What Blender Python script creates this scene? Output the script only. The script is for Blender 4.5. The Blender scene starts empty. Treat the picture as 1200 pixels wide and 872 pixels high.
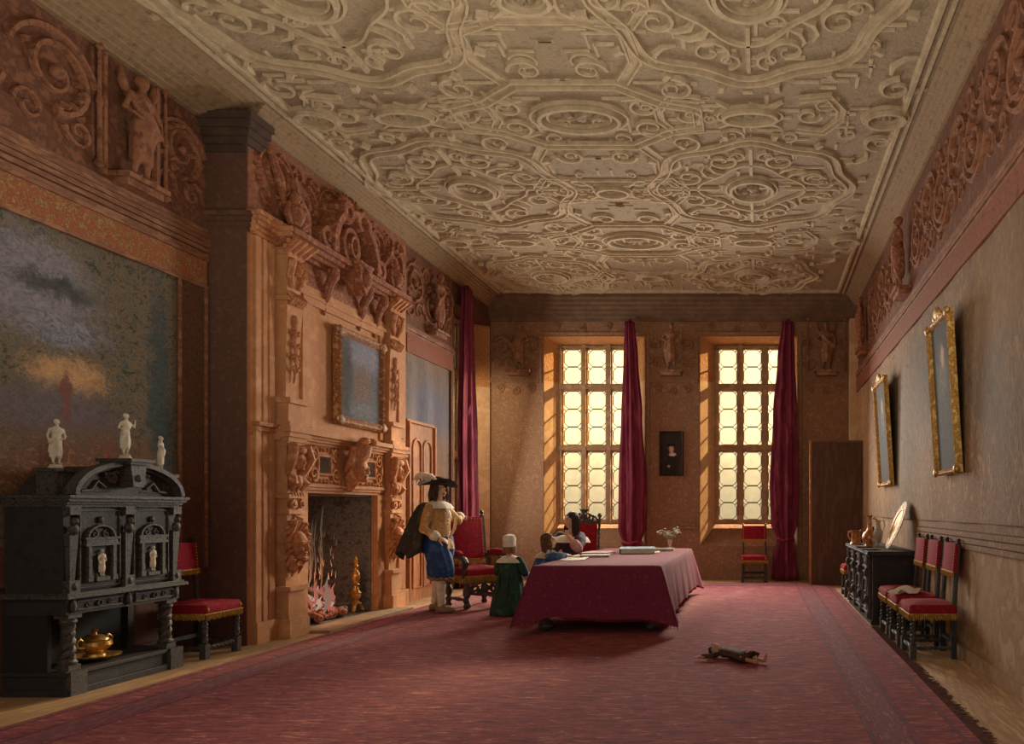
import bpy, bmesh, math, random
from mathutils import Vector, Matrix
PI = math.pi
S = bpy.context.scene
C = S.collection
RD = random.Random(11)

# ------------------------------------------------------------------ materials
def lin1(v):
    v /= 255.0
    return v / 12.92 if v <= 0.04045 else ((v + 0.055) / 1.055) ** 2.4
def col(c): return (lin1(c[0]), lin1(c[1]), lin1(c[2]), 1)

def nt(name):
    m = bpy.data.materials.new(name); m.use_nodes = True
    t = m.node_tree
    for n in list(t.nodes): t.nodes.remove(n)
    o = t.nodes.new('ShaderNodeOutputMaterial')
    b = t.nodes.new('ShaderNodeBsdfPrincipled')
    t.links.new(b.outputs[0], o.inputs[0])
    return m, t, b, o

def coords(t, stretch=(1, 1, 1), kind='Object'):
    tc = t.nodes.new('ShaderNodeTexCoord'); mp = t.nodes.new('ShaderNodeMapping')
    mp.inputs['Scale'].default_value = stretch
    t.links.new(tc.outputs[kind], mp.inputs[0])
    return mp.outputs[0]

def noise_tex(t, vec, scale, detail=4, rough=.6, dist=0.0):
    n = t.nodes.new('ShaderNodeTexNoise')
    n.inputs['Scale'].default_value = scale; n.inputs['Detail'].default_value = detail
    n.inputs['Roughness'].default_value = rough; n.inputs['Distortion'].default_value = dist
    t.links.new(vec, n.inputs['Vector'])
    return n

def ramp(t, fac, cols, lo=.3, hi=.7):
    r = t.nodes.new('ShaderNodeValToRGB')
    els = r.color_ramp.elements
    n = len(cols)
    while len(els) < n: els.new(.5)
    for i, c in enumerate(cols):
        els[i].position = lo + (hi - lo) * i / max(1, n - 1); els[i].color = col(c)
    t.links.new(fac, r.inputs[0])
    return r.outputs[0]

def mix(t, fac, a, b, mode='MIX'):
    m = t.nodes.new('ShaderNodeMix'); m.data_type = 'RGBA'; m.blend_type = mode
    for s, v in ((m.inputs[0], fac), (m.inputs[6], a), (m.inputs[7], b)):
        if hasattr(v, 'links') or hasattr(v, 'is_output'): t.links.new(v, s)
        else: s.default_value = v
    return m.outputs[2]

def bump(t, b, h, strength, dist=.02):
    bn = t.nodes.new('ShaderNodeBump'); bn.inputs['Strength'].default_value = strength
    bn.inputs['Distance'].default_value = dist
    t.links.new(h, bn.inputs['Height']); t.links.new(bn.outputs[0], b.inputs['Normal'])

def M(name, cols, scale=6, rough=.75, bmp=0, bscale=40, metal=0, stretch=(1, 1, 1), spec=.2, lo=.4, hi=.6, dist=0.0, bdist=.02, sheen=0, detail=5):
    m, t, b, o = nt(name)
    if isinstance(cols, tuple): cols = [cols]
    v = coords(t, stretch)
    if len(cols) == 1: b.inputs['Base Color'].default_value = col(cols[0])
    else:
        n = noise_tex(t, v, scale, detail, .65, dist)
        t.links.new(ramp(t, n.outputs[0], cols, lo, hi), b.inputs['Base Color'])
    b.inputs['Roughness'].default_value = rough; b.inputs['Metallic'].default_value = metal
    b.inputs['Specular IOR Level'].default_value = spec
    if sheen:
        b.inputs['Sheen Weight'].default_value = sheen; b.inputs['Sheen Roughness'].default_value = .4
    if bmp:
        n2 = noise_tex(t, v, bscale, 4, .6, .5)
        bump(t, b, n2.outputs[0], bmp, bdist)
    return m

def painted(name, base, blobs, scale=9, stretch=(1, 1, 1), rough=.8, warp=.25, wscale=4, bmp=.3, bscale=60, dist=1.0):
    """a woven or painted picture: noisy base colours with soft patches (centre, radii, colours) laid over"""
    m, t, b, o = nt(name)
    v = coords(t); vs = coords(t, stretch)
    n = noise_tex(t, vs, scale, 6, .7, dist)
    c = ramp(t, n.outputs[0], base, .36, .64)
    w = noise_tex(t, v, wscale, 5, .65, 0)
    sub = t.nodes.new('ShaderNodeVectorMath'); sub.operation = 'SUBTRACT'
    t.links.new(w.outputs['Color'], sub.inputs[0]); sub.inputs[1].default_value = (.5, .5, .5)
    sc = t.nodes.new('ShaderNodeVectorMath'); sc.operation = 'SCALE'; sc.inputs['Scale'].default_value = warp
    t.links.new(sub.outputs[0], sc.inputs[0])
    ad = t.nodes.new('ShaderNodeVectorMath'); ad.operation = 'ADD'
    t.links.new(v, ad.inputs[0]); t.links.new(sc.outputs[0], ad.inputs[1])
    for ctr, rad, cs, soft in blobs:
        s1 = t.nodes.new('ShaderNodeVectorMath'); s1.operation = 'SUBTRACT'
        t.links.new(ad.outputs[0], s1.inputs[0]); s1.inputs[1].default_value = ctr
        dv = t.nodes.new('ShaderNodeVectorMath'); dv.operation = 'DIVIDE'
        t.links.new(s1.outputs[0], dv.inputs[0]); dv.inputs[1].default_value = rad
        ln = t.nodes.new('ShaderNodeVectorMath'); ln.operation = 'LENGTH'
        t.links.new(dv.outputs[0], ln.inputs[0])
        nf = noise_tex(t, vs, scale * 1.7, 4, .7, dist)
        na = t.nodes.new('ShaderNodeMath'); na.operation = 'MULTIPLY_ADD'; na.inputs[1].default_value = 1.6; na.inputs[2].default_value = -.8
        t.links.new(nf.outputs[0], na.inputs[0])
        ns = t.nodes.new('ShaderNodeMath'); ns.operation = 'ADD'; t.links.new(ln.outputs['Value'], ns.inputs[0]); t.links.new(na.outputs[0], ns.inputs[1])
        mr = t.nodes.new('ShaderNodeMapRange'); mr.interpolation_type = 'SMOOTHSTEP'
        mr.inputs[1].default_value = 1 + soft; mr.inputs[2].default_value = 1 - soft
        t.links.new(ns.outputs[0], mr.inputs[0])
        n3 = noise_tex(t, vs, scale * 1.3, 5, .7, dist)
        cc = ramp(t, n3.outputs[0], cs, .4, .6) if len(cs) > 1 else col(cs[0])
        c = mix(t, mr.outputs[0], c, cc)
    t.links.new(c, b.inputs['Base Color']); b.inputs['Roughness'].default_value = rough
    b.inputs['Specular IOR Level'].default_value = .15
    if bmp:
        n2 = noise_tex(t, vs, bscale, 3, .6, .4); bump(t, b, n2.outputs[0], bmp, .01)
    return m

# ------------------------------------------------------------------ mesh builder
class MB:
    N = 0
    def __init__(s, T=None):
        s.bm = bmesh.new(); s.T = T or Matrix()
    def v(s, co): return s.bm.verts.new(s.T @ Vector(co))
    def f(s, vs):
        try: return s.bm.faces.new(vs)
        except ValueError: return None
    def box(s, c, sz, rot=None, top=1.0):
        MB.N = (MB.N + 1) % 11; e = MB.N * .00013   # no two box faces share one plane
        c = Vector(c); hx, hy, hz = sz[0] / 2 + e, sz[1] / 2 + e, sz[2] / 2 + e
        vs = []
        for z, k in ((-hz, 1.0), (hz, top)):
            for x, y in ((-hx, -hy), (hx, -hy), (hx, hy), (-hx, hy)):
                p = Vector((x * k, y * k, z))
                if rot is not None: p = rot @ p
                vs.append(s.v(c + p))
        for q in ((3, 2, 1, 0), (4, 5, 6, 7), (0, 1, 5, 4), (1, 2, 6, 5), (2, 3, 7, 6), (3, 0, 4, 7)):
            s.f([vs[i] for i in q])
        return s
    def bx(s, x0, x1, y0, y1, z0, z1):
        return s.box(((x0 + x1) / 2, (y0 + y1) / 2, (z0 + z1) / 2), (abs(x1 - x0), abs(y1 - y0), abs(z1 - z0)))
    def loft(s, rings, caps=True, closed=True):
        R = [[s.v(p) for p in r] for r in rings]
        n = len(R[0])
        for a, b in zip(R[:-1], R[1:]):
            for i in range(n if closed else n - 1):
                j = (i + 1) % n
                s.f([a[i], a[j], b[j], b[i]])
        if caps:
            s.f(list(reversed(R[0]))); s.f(R[-1])
        return s
    def tube(s, pts, rad, n=8, caps=True, flat=1.0, flatdir=None):
        pts = [Vector(p) for p in pts]
        if not hasattr(rad, '__len__'): rad = [rad] * len(pts)
        rings = []; u = None
        for i, p in enumerate(pts):
            d = (pts[min(i + 1, len(pts) - 1)] - pts[max(i - 1, 0)])
            if d.length < 1e-9: d = Vector((0, 0, 1))
            d.normalize()
            if u is None:
                u = Vector(flatdir) if flatdir is not None else (Vector((0, 0, 1)) if abs(d.z) < .9 else Vector((1, 0, 0)))
            u = (u - d * u.dot(d))
            if u.length < 1e-6: u = Vector((1, 0, 0)) - d * d.x
            u.normalize(); w = d.cross(u)
            rings.append([p + (u * math.cos(2 * PI * k / n) * flat + w * math.sin(2 * PI * k / n)) * rad[i] for k in range(n)])
        return s.loft(rings, caps)
    def limb(s, pts, rad, n=10):
        s.tube(pts, rad, n)
        for p, r in zip(pts, rad): s.ell(p, (r, r, r), seg=10, rings=6)
        return s
    def lathe(s, prof, c=(0, 0, 0), n=16, rot=None, sx=1, sy=1, caps=True):
        c = Vector(c); rings = []
        for r, z in prof:
            ring = []
            for k in range(n):
                p = Vector((max(r, .0004) * sx * math.cos(2 * PI * k / n), max(r, .0004) * sy * math.sin(2 * PI * k / n), z))
                if rot is not None: p = rot @ p
                ring.append(c + p)
            rings.append(ring)
        return s.loft(rings, caps)
    def ell(s, c, r, rot=None, seg=12, rings=8):
        prof = [(math.sin(PI * i / rings), -math.cos(PI * i / rings)) for i in range(rings + 1)]
        c = Vector(c); rr = []
        for a, z in prof:
            ring = []
            for k in range(seg):
                p = Vector((max(a, .002) * math.cos(2 * PI * k / seg) * r[0], max(a, .002) * math.sin(2 * PI * k / seg) * r[1], z * r[2]))
                if rot is not None: p = rot @ p
                ring.append(c + p)
            rr.append(ring)
        return s.loft(rr, True)
    def prism(s, poly, mp, h0, h1):
        return s.loft([[mp(a, b, h0) for a, b in poly], [mp(a, b, h1) for a, b in poly]])
    def rib(s, pts, w, h, mp, closed=False, prof=((-1, 0), (-.55, 1), (.55, 1), (1, 0)), taper=None, base=0.0):
        n = len(pts); rings = []
        for i, (x, y) in enumerate(pts):
            a = pts[(i - 1) % n] if (closed or i > 0) else pts[i]
            b = pts[(i + 1) % n] if (closed or i < n - 1) else pts[i]
            dx, dy = b[0] - a[0], b[1] - a[1]; L = math.hypot(dx, dy) or 1
            nx, ny = -dy / L, dx / L
            k = taper(i / (n - 1)) if taper else 1
            rings.append([mp(x + nx * q * w * k, y + ny * q * w * k, base + hh * h * (.4 + .6 * k)) for q, hh in prof])
        if closed: rings.append(rings[0])
        return s.loft(rings, not closed)
    def twist(s, p0, p1, r, turns=3, strands=2, n=28, sr=.62):
        p0, p1 = Vector(p0), Vector(p1); d = (p1 - p0).normalized()
        u = Vector((1, 0, 0)) if abs(d.x) < .8 else Vector((0, 1, 0))
        u = (u - d * u.dot(d)).normalized(); w = d.cross(u)
        for k in range(strands):
            pts = []
            for i in range(n + 1):
                a = 2 * PI * (turns * i / n + k / strands)
                pts.append(p0.lerp(p1, i / n) + (u * math.cos(a) + w * math.sin(a)) * r * (1 - sr))
            s.tube(pts, r * sr, 6)
        return s
    def grid(s, fn, nu, nv):
        V = [[s.v(fn(i / nu, j / nv)) for j in range(nv + 1)] for i in range(nu + 1)]
        for i in range(nu):
            for j in range(nv): s.f([V[i][j], V[i + 1][j], V[i + 1][j + 1], V[i][j + 1]])
        return s
    def mesh(s, name, mat, smooth=True, ang=42, recalc=True):
        if recalc: bmesh.ops.recalc_face_normals(s.bm, faces=s.bm.faces[:])
        me = bpy.data.meshes.new(name); s.bm.to_mesh(me); s.bm.free()
        for p in me.polygons: p.use_smooth = smooth
        if smooth and ang: me.set_sharp_from_angle(angle=math.radians(ang))
        for m in (mat if isinstance(mat, (list, tuple)) else [mat]): me.materials.append(m)
        return me
    def build(s, name, mat, parent=None, smooth=True, ang=42, loc=None, bev=0, label=None):
        me = s.mesh(name, mat, smooth, ang)
        o = bpy.data.objects.new(name, me); C.objects.link(o)
        if parent: o.parent = parent
        if loc: o.location = loc
        if bev:
            b = o.modifiers.new('bevel', 'BEVEL'); b.width = bev; b.segments = 2; b.limit_method = 'ANGLE'; b.angle_limit = .6
        if label: o['label'] = label
        return o
    def remesh(s, name, mat, parent=None, voxel=.01, smooth=4, label=None):
        me = s.mesh(name, mat, True, 0)
        o = bpy.data.objects.new(name, me); C.objects.link(o)
        r = o.modifiers.new('r', 'REMESH'); r.mode = 'VOXEL'; r.voxel_size = voxel; r.use_smooth_shade = True
        if smooth:
            q = o.modifiers.new('s', 'SMOOTH'); q.iterations = smooth; q.factor = .5
        dg = bpy.context.evaluated_depsgraph_get(); dg.update()
        nm = bpy.data.meshes.new_from_object(o.evaluated_get(dg))
        o.modifiers.clear(); o.data = nm; nm.name = name
        if not nm.materials: nm.materials.append(mat)
        for p in nm.polygons: p.use_smooth = True
        if parent: o.parent = parent
        if label: o['label'] = label
        return o

def thing(name, label, cat, loc=(0, 0, 0), rz=0, group=None):
    o = bpy.data.objects.new(name, None); C.objects.link(o)
    o.empty_display_size = .1
    o.location = loc; o.rotation_euler = (0, 0, rz)
    o['label'] = label; o['category'] = cat
    if group: o['group'] = group
    return o
def tag(o, label, cat, group=None):
    o['label'] = label; o['category'] = cat
    if group: o['group'] = group
    return o
def struct(o):
    o['kind'] = 'structure'; return o
def dup(root, loc, rz, label, group=None, scale=None):
    r = root.copy(); C.objects.link(r); r.location = loc; r.rotation_euler = (0, 0, rz); r['label'] = label
    if group: r['group'] = group
    if scale: r.scale = scale
    for ch in list(root.children):
        c = ch.copy(); C.objects.link(c); c.parent = r
        for g in list(ch.children):
            d = g.copy(); C.objects.link(d); d.parent = c
    return r
def rotz(a): return Matrix.Rotation(a, 4, 'Z')
def frame(fwd, up=(0, 0, 1), o=(0, 0, 0)):
    x = Vector(fwd).normalized(); z = Vector(up); z = (z - x * z.dot(x)).normalized(); y = z.cross(x)
    m = Matrix((x, y, z)).transposed().to_4x4(); m.translation = Vector(o); return m

def arc(cx, cy, r, a0, a1, n=14, ry=None):
    ry = r if ry is None else ry
    return [(cx + r * math.cos(a0 + (a1 - a0) * i / n), cy + ry * math.sin(a0 + (a1 - a0) * i / n)) for i in range(n + 1)]
def spiral(cx, cy, r0, r1, a0, turns, n=22):
    return [(cx + (r0 + (r1 - r0) * i / n) * math.cos(a0 + turns * 2 * PI * i / n), cy + (r0 + (r1 - r0) * i / n) * math.sin(a0 + turns * 2 * PI * i / n)) for i in range(n + 1)]

# ------------------------------------------------------------------ palette
m_floor = M('bare_boards', [(176, 138, 98), (150, 112, 76), (190, 152, 110)], 3, .7, .15, 30, stretch=(6, .6, 1))
m_ceil = M('ceiling_plaster', [(140, 124, 99), (160, 142, 113), (150, 132, 105)], 12, .85, .55, 26, bdist=.03)  # ground toned darker than the relief, deepening its shadow lines by colour
m_ceil2 = M('ceiling_relief_plaster', [(172, 153, 122), (194, 174, 140)], 9, .8, .3, 50)
m_wallL = M('dark_brown_panelling', [(104, 72, 58), (90, 62, 51), (114, 79, 62)], 9, .8, .25, 50, lo=.3, hi=.7)
m_breast = M('ochre_stone', [(196, 140, 94), (180, 122, 82), (208, 152, 104)], 5, .8, .25, 60, lo=.3, hi=.7)
m_carved = M('carved_ochre_stone', [(188, 126, 82), (158, 94, 62), (204, 146, 98)], 7, .75, .35, 60)
m_redcarve = M('red_brown_carving', [(150, 92, 64), (120, 68, 50), (174, 114, 80)], 14, .75, .4, 50)
m_frieze = M('frieze_ground', [(112, 72, 54), (94, 60, 46), (128, 84, 62)], 8, .85, .5, 40)
m_frieze2 = M('frieze_relief', [(128, 82, 60), (150, 100, 72), (108, 68, 50)], 9, .75, .3, 60)
m_back = M('back_wall_leather', [(146, 109, 80), (124, 92, 68), (162, 122, 90)], 14, .8, .45, 22, dist=1.5)
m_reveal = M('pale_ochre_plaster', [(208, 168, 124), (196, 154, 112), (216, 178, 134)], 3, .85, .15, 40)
m_revcarve = M('carved_reveal_plaster', [(204, 144, 88), (176, 116, 70), (214, 158, 100)], 16, .8, .9, 26, dist=2, bdist=.04)
m_stone = M('window_stone', [(164, 130, 92), (144, 112, 80), (178, 145, 106)], 6, .8, .2, 50)
m_firebox = M('sooty_brick', [(96, 95, 92), (118, 115, 110), (80, 79, 77)], 14, .95, .4, 30)
m_ebony = M('black_ebony', [(38, 36, 35), (48, 45, 43), (33, 31, 31)], 12, .6, .25, 40, spec=.25, lo=.3, hi=.7)
m_ebony2 = M('worn_black_carving', [(46, 43, 41), (78, 71, 65), (37, 35, 34)], 34, .55, .3, 60, spec=.3)
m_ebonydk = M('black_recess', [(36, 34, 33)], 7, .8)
m_red = M('crimson_velvet', [(150, 32, 44), (128, 24, 38), (166, 42, 52)], 16, .85, .15, 60, spec=.1, lo=.3, hi=.7)
m_cloth = M('wine_red_cloth', [(122, 46, 66), (104, 40, 58), (138, 56, 76)], 26, .9, .15, 90, spec=.08, lo=.25, hi=.75)
m_curtain = M('crimson_curtain', [(124, 48, 66), (100, 38, 56), (150, 66, 82)], 9, .8, .1, 60, stretch=(1, 1, .2), spec=.08, lo=.3, hi=.7)
m_gold = M('gold_fringe', [(184, 136, 56), (140, 94, 38), (208, 166, 80)], 40, .6, 0)
m_gilt = M('gilt_frame', [(196, 146, 66), (142, 96, 42), (224, 182, 96)], 14, .45, .3, 50, metal=.35)
m_brass = M('brass', [(206, 152, 70), (160, 108, 48), (230, 188, 110)], 12, .3, .1, 40, metal=.6)
m_copper = M('copper', [(190, 124, 76), (150, 90, 54), (214, 156, 104)], 10, .35, .1, 40, metal=.5)
m_ivory = M('ivory_white', [(222, 210, 186), (196, 182, 156)], 20, .6, .1, 60)
m_white = M('white_linen', [(232, 222, 200), (214, 202, 178)], 14, .85, .15, 50)
m_skin = M('skin', [(226, 178, 146), (214, 160, 128)], 9, .6, 0)
m_dark = M('black_felt', [(42, 40, 38), (52, 50, 47)], 10, .85, .1, 60)
m_hair = M('dark_hair', [(52, 40, 34), (72, 54, 44), (42, 32, 28)], 30, .6, .3, 60, stretch=(1, 1, .3))
m_eye = M('eye_dark', [(40, 30, 26)], 5, .3)
m_glass_iron = M('lead_came', [(70, 66, 58)], 5, .6)
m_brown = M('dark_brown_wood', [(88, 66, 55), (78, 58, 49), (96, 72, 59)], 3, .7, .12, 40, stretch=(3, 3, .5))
m_door = M('panelled_oak', [(164, 106, 64), (140, 88, 54), (178, 120, 74)], 4, .65, .15, 30, stretch=(4, 4, .6))
# ------------------------------------------------------------------ camera
EYE = 1.38; FPX = 900.0; VPX, VPY = 890.0, 597.0
cam_d = bpy.data.cameras.new('camera'); cam = bpy.data.objects.new('camera', cam_d); C.objects.link(cam)
cam.location = (0, 0, EYE); cam.rotation_euler = (PI / 2, 0, 0)
cam_d.sensor_width = 36; cam_d.lens = 36 * FPX / 1200
cam_d.shift_x = (600 - VPX) / 1200; cam_d.shift_y = (VPY - 436) / 1200
cam_d.clip_start = .05; cam_d.clip_end = 100
S.camera = cam

# ------------------------------------------------------------------ room shell
ZC = 5.53; D = 15.0; XR = 1.9; XL = -5.62; XB = -5.2; XF = -5.25
struct(MB().bx(-6.3, 2.6, 1.0, 15.6, -.2, 0).build('floor', m_floor, smooth=False))
ceil = struct(MB().bx(-6.3, 2.6, 1.0, 15.6, ZC, ZC + .2).build('ceiling', m_ceil, smooth=False))
wl = struct(MB().bx(-6.2, XL, 1.0, 7.8, 0, ZC).build('wall_left', m_wallL, smooth=False))
b = MB(); FB0, FB1, FBZ = 8.75, 10.33, 1.57
b.bx(XL - .6, XB, 7.8, FB0, 0, ZC); b.bx(XL - .6, XB, FB1, 11.28, 0, ZC); b.bx(XL - .6, XB, FB0, FB1, FBZ, ZC)
wc = struct(b.build('wall_chimney', m_breast, smooth=False))
b = MB()
b.bx(-6.2, -6.0, FB0, FB1, .0, FBZ); b.bx(-6.0, XB - .02, FB0, FB0 + .02, 0, FBZ); b.bx(-6.0, XB - .02, FB1 - .02, FB1, 0, FBZ)
b.bx(-6.0, XB - .02, FB0, FB1, FBZ - .02, FBZ); b.bx(-6.0, XB - .02, FB0, FB1, 0, .02)
b.build('firebox', m_firebox, wc, smooth=False)
# brown pier cheek that faces down the room
b = MB(); b.bx(XL, XB - .002, 7.785, 7.8, 0, ZC)
b.build('pier_cheek', m_wallL, wc, smooth=False)
m_uppb = M('upper_breast', [(146, 94, 68), (126, 79, 58), (162, 108, 78)], 12, .8, .4, 40)
MB().bx(XB, XB + .012, 7.8, 11.28, 4.35, ZC - .18).build('breast_frieze_ground', m_uppb, wc, smooth=False)
# far left wall with its own window
WY0, WY1, WZ0, WZ1 = 13.15, 14.55, .5, 4.95
b = MB()
b.bx(-5.8, XF, 11.28, WY0, 0, ZC); b.bx(-5.8, XF, WY0, 15.0, WZ1, ZC); b.bx(-5.8, XF, WY0, 15.0, 0, WZ0)
b.prism([(XF, 14.96), (XF, 15.0), (-5.8, 15.0), (-5.8, WY1)], lambda x, y, h: (x, y, h), WZ0, WZ1)
wf = struct(b.build('wall_left_far', m_wallL, smooth=False))
# back wall with two splayed openings
OP = [(-4.22, -4.0, -2.49, -2.22), (-1.17, -.89, .62, .75)]
SOF0, SOF1, SIL0, SIL1 = 4.77, 4.66, .66, 1.08
b = MB(); Yo = 15.45
for poly in ([(-5.8, D), (-4.22, D), (-4.0, Yo), (-5.8, Yo)], [(-2.22, D), (-1.17, D), (-.89, Yo), (-2.49, Yo)], [(.75, D), (2.3, D), (2.3, Yo), (.62, Yo)]):
    b.prism(poly, lambda x, y, h: (x, y, h), 0, ZC)
for a0, a1, a2, a3 in OP:
    b.prism([(D, SOF0), (Yo, SOF1), (Yo, ZC), (D, ZC)], lambda y, z, h: (h, y, z), a0, a3)
    b.prism([(D, 0), (D, SIL0), (Yo, SIL1), (Yo, 0)], lambda y, z, h: (h, y, z), a0, a3)
wb = struct(b.build('wall_back', m_back, smooth=False))
m_right = M('right_plaster', [(160, 126, 92), (142, 110, 80), (172, 138, 102)], 4, .85, .2, 40)
wr = struct(MB().bx(XR, XR + .4, 1.0, D, 0, ZC).build('wall_right', m_right, smooth=False))

# ------------------------------------------------------------------ windows
def glass_mat():
    m, t, bs, o = nt('old_glass')
    t.nodes.remove(bs)
    v = coords(t, (1, 1, 1), 'Object')
    sx = t.nodes.new('ShaderNodeSeparateXYZ'); t.links.new(v, sx.inputs[0])
    mr = t.nodes.new('ShaderNodeMapRange'); mr.inputs[1].default_value = 1.0; mr.inputs[2].default_value = 3.6
    t.links.new(sx.outputs[2], mr.inputs[0])
    n = noise_tex(t, v, 5, 4, .7, .5)
    ad = t.nodes.new('ShaderNodeMath'); ad.operation = 'MULTIPLY_ADD'; ad.inputs[1].default_value = .55; 
    t.links.new(n.outputs[0], ad.inputs[0]); t.links.new(mr.outputs[0], ad.inputs[2])
    c = ramp(t, ad.outputs[0], [(84, 82, 72), (120, 116, 100), (150, 146, 126)], .25, 1.1)
    tr = t.nodes.new('ShaderNodeBsdfTranslucent'); t.links.new(c, tr.inputs[0])
    tp = t.nodes.new('ShaderNodeBsdfTransparent'); tp.inputs[0].default_value = (.74, .7, .6, 1)
    gl = t.nodes.new('ShaderNodeBsdfGlossy'); gl.inputs['Roughness'].default_value = .3; gl.inputs[0].default_value = (.2, .2, .2, 1)
    mx = t.nodes.new('ShaderNodeMixShader'); mx.inputs[0].default_value = .66
    t.links.new(tr.outputs[0], mx.inputs[1]); t.links.new(tp.outputs[0], mx.inputs[2])
    m2 = t.nodes.new('ShaderNodeMixShader'); m2.inputs[0].default_value = .06
    t.links.new(mx.outputs[0], m2.inputs[1]); t.links.new(gl.outputs[0], m2.inputs[2])
    t.links.new(m2.outputs[0], o.inputs[0])
    return m
m_glass = glass_mat()

def window(name, a1, a2, z0, z1, mp, label):
    """three lights wide, three tall, stone mullions; mp(u, z, h): u along the wall, h towards the room"""
    b = MB()
    def bar(u0, u1, za, zb, h=.1, hb=-.02):
        b.prism([(u0, za), (u1, za), (u1, zb), (u0, zb)], mp, hb, h * .6)
        c = .028
        if u1 - u0 < zb - za: b.prism([(u0 + c, za), (u1 - c, za), (u1 - c, zb), (u0 + c, zb)], mp, 0, h)
        else: b.prism([(u0, za + c), (u1, za + c), (u1, zb - c), (u0, zb - c)], mp, 0, h)
    w = a2 - a1; fr = .085; mu = .13; H = z1 - z0
    bar(a1, a1 + fr, z0, z1); bar(a2 - fr, a2, z0, z1)
    bar(a1, a2, z0, z0 + .1, .13); bar(a1, a2, z1 - .08, z1)
    lw = (w - 2 * fr - 2 * mu) / 3
    ub = [a1 + fr + i * (lw + mu) for i in range(3)]
    for i in range(2): bar(ub[i] + lw, ub[i] + lw + mu, z0, z1, .12)
    tz = [z0 + .1, z0 + H * .425, z0 + H * .765, z1 - .08]
    for z in tz[1:3]: bar(a1, a2, z - .07, z + .07, .11)
    root = struct(b.build(name, m_stone, smooth=False)); root['label'] = label
    for i in range(3):
        for j in range(3):
            za, zb = tz[j] + (.07 if j else 0), tz[j + 1] - (.07 if j < 2 else 0)
            u0, u1 = ub[i], ub[i] + lw
            g = MB(); g.prism([(u0, za), (u1, za), (u1, zb), (u0, zb)], mp, 0.0, .006)
            pane = g.build('glass_pane', m_glass, root, smooth=False)
            k = MB(); n = (4, 3, 2)[j]; ph = (zb - za) / n; r = .009
            def cm(pts, cl=False): k.rib(pts, r, .016, mp, cl)
            c = min(.085, lw * .25)
            for q in range(n):
                p0, p1 = za + q * ph, za + (q + 1) * ph
                cm([(u0 + .008, p0 + c), (u0 + c, p0 + .006), (u1 - c, p0 + .006), (u1 - .008, p0 + c), (u1 - .008, p1 - c), (u1 - c, p1 - .006), (u0 + c, p1 - .006), (u0 + .008, p1 - c)], True)
                for uu, s in ((u0, 1), (u1, -1)):
                    cm([(uu, p1), (uu + s * c * .5, p1 - c * .5)])
            k.build('leading', m_glass_iron, root, smooth=False)
    return root
w1 = window('window_1', OP[0][1], OP[0][2], SIL1, SOF1, lambda u, z, h: (u, Yo - .06 - h, z), 'tall leaded stone window left of the portrait')
w2 = window('window_2', OP[1][1], OP[1][2], SIL1, SOF1, lambda u, z, h: (u, Yo - .06 - h, z), 'tall leaded stone window right of the portrait')
w3 = window('window_3', WY0, WY1, WZ0, WZ1, lambda u, z, h: (-5.72 + h, u, z), 'window in the left wall behind the curtain')
def reveal(parent, quads, m):
    b = MB()
    for q in quads: b.f([b.v(p) for p in q])
    return b.build('window_reveal', m, parent, smooth=False)
e = .012
for w, (a0, a1, a2, a3) in ((w1, OP[0]), (w2, OP[1])):
    zt0, zt1 = SOF0 - e, SOF1 - e
    L = lambda z0i, z0o, z1i, z1o: [(a0 + e, D - .004, z0i), (a1 + e, Yo - .1, z0o), (a1 + e, Yo - .1, z1o), (a0 + e, D - .004, z1i)]
    Rr = lambda z0i, z0o, z1i, z1o: [(a3 - e, D - .004, z0i), (a2 - e, Yo - .1, z0o), (a2 - e, Yo - .1, z1o), (a3 - e, D - .004, z1i)]
    reveal(w, [L(SIL0, SIL1, 3.9, 3.9), Rr(SIL0, SIL1, 3.9, 3.9)], m_reveal)
    reveal(w, [L(3.9, 3.9, zt0, zt1), Rr(3.9, 3.9, zt0, zt1), [(a0, D - .004, zt0), (a1, Yo - .1, zt1), (a2, Yo - .1, zt1), (a3, D - .004, zt0)]], m_revcarve)
    # head moulding round the opening
    k = MB(); mpb = lambda u, z, h: (u, D - h, z)
    k.rib([(a0 - .05, 3.85), (a0 - .05, SOF0 + .05), (a3 + .05, SOF0 + .05), (a3 + .05, SIL0)], .04, .03, mpb)
    k.build('opening_moulding', m_back, w, smooth=False)
q = lambda za, zb: [(XF + .004, 14.96 - e, za), (-5.66, WY1 + .08 - e, za), (-5.66, WY1 + .08 - e, zb), (XF + .004, 14.96 - e, zb)]
reveal(w3, [q(WZ0, 3.75)], m_reveal)
reveal(w3, [q(3.75, WZ1 - .01)], m_revcarve)

# ------------------------------------------------------------------ cornices and mouldings
m_corn = M('cornice_plaster', [(128, 104, 78), (150, 124, 92), (110, 88, 66)], 12, .8, .15, 40, lo=.3, hi=.7)
m_cornb = M('back_cornice', [(98, 78, 60), (116, 92, 70)], 5, .8, .2, 40)
def steps(x0, z0, x1, z1, n=6):
    """stepped moulding profile from the wall (x0) out to (x1) under the ceiling; returns polygon (x, z)"""
    pts = [(x0, z1)]; pts.append((x0, z0))
    for i in range(n):
        xa = x0 + (x1 - x0) * (i + 1) / n; za = z0 + (z1 - z0) * (i) / n; zb = z0 + (z1 - z0) * (i + 1) / n
        pts += [(xa, za), (xa + (x1 - x0) * .004, za + (zb - za) * .6)]
    pts.append((x1, z1)); return pts
mxz = lambda x, z, h: (x, h, z)
trims = []
b = MB()
b.prism(steps(XL, 5.3, -5.02, ZC, 9), mxz, 1.0, 7.8)
trims.append(b.build('trim_1', m_corn, smooth=False))
b = MB(); b.prism(steps(XB, 5.3, -5.02, ZC, 6), mxz, 7.8, 11.28); b.prism(steps(XF, 5.3, -5.02, ZC, 6), mxz, 11.28, 15)
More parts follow.
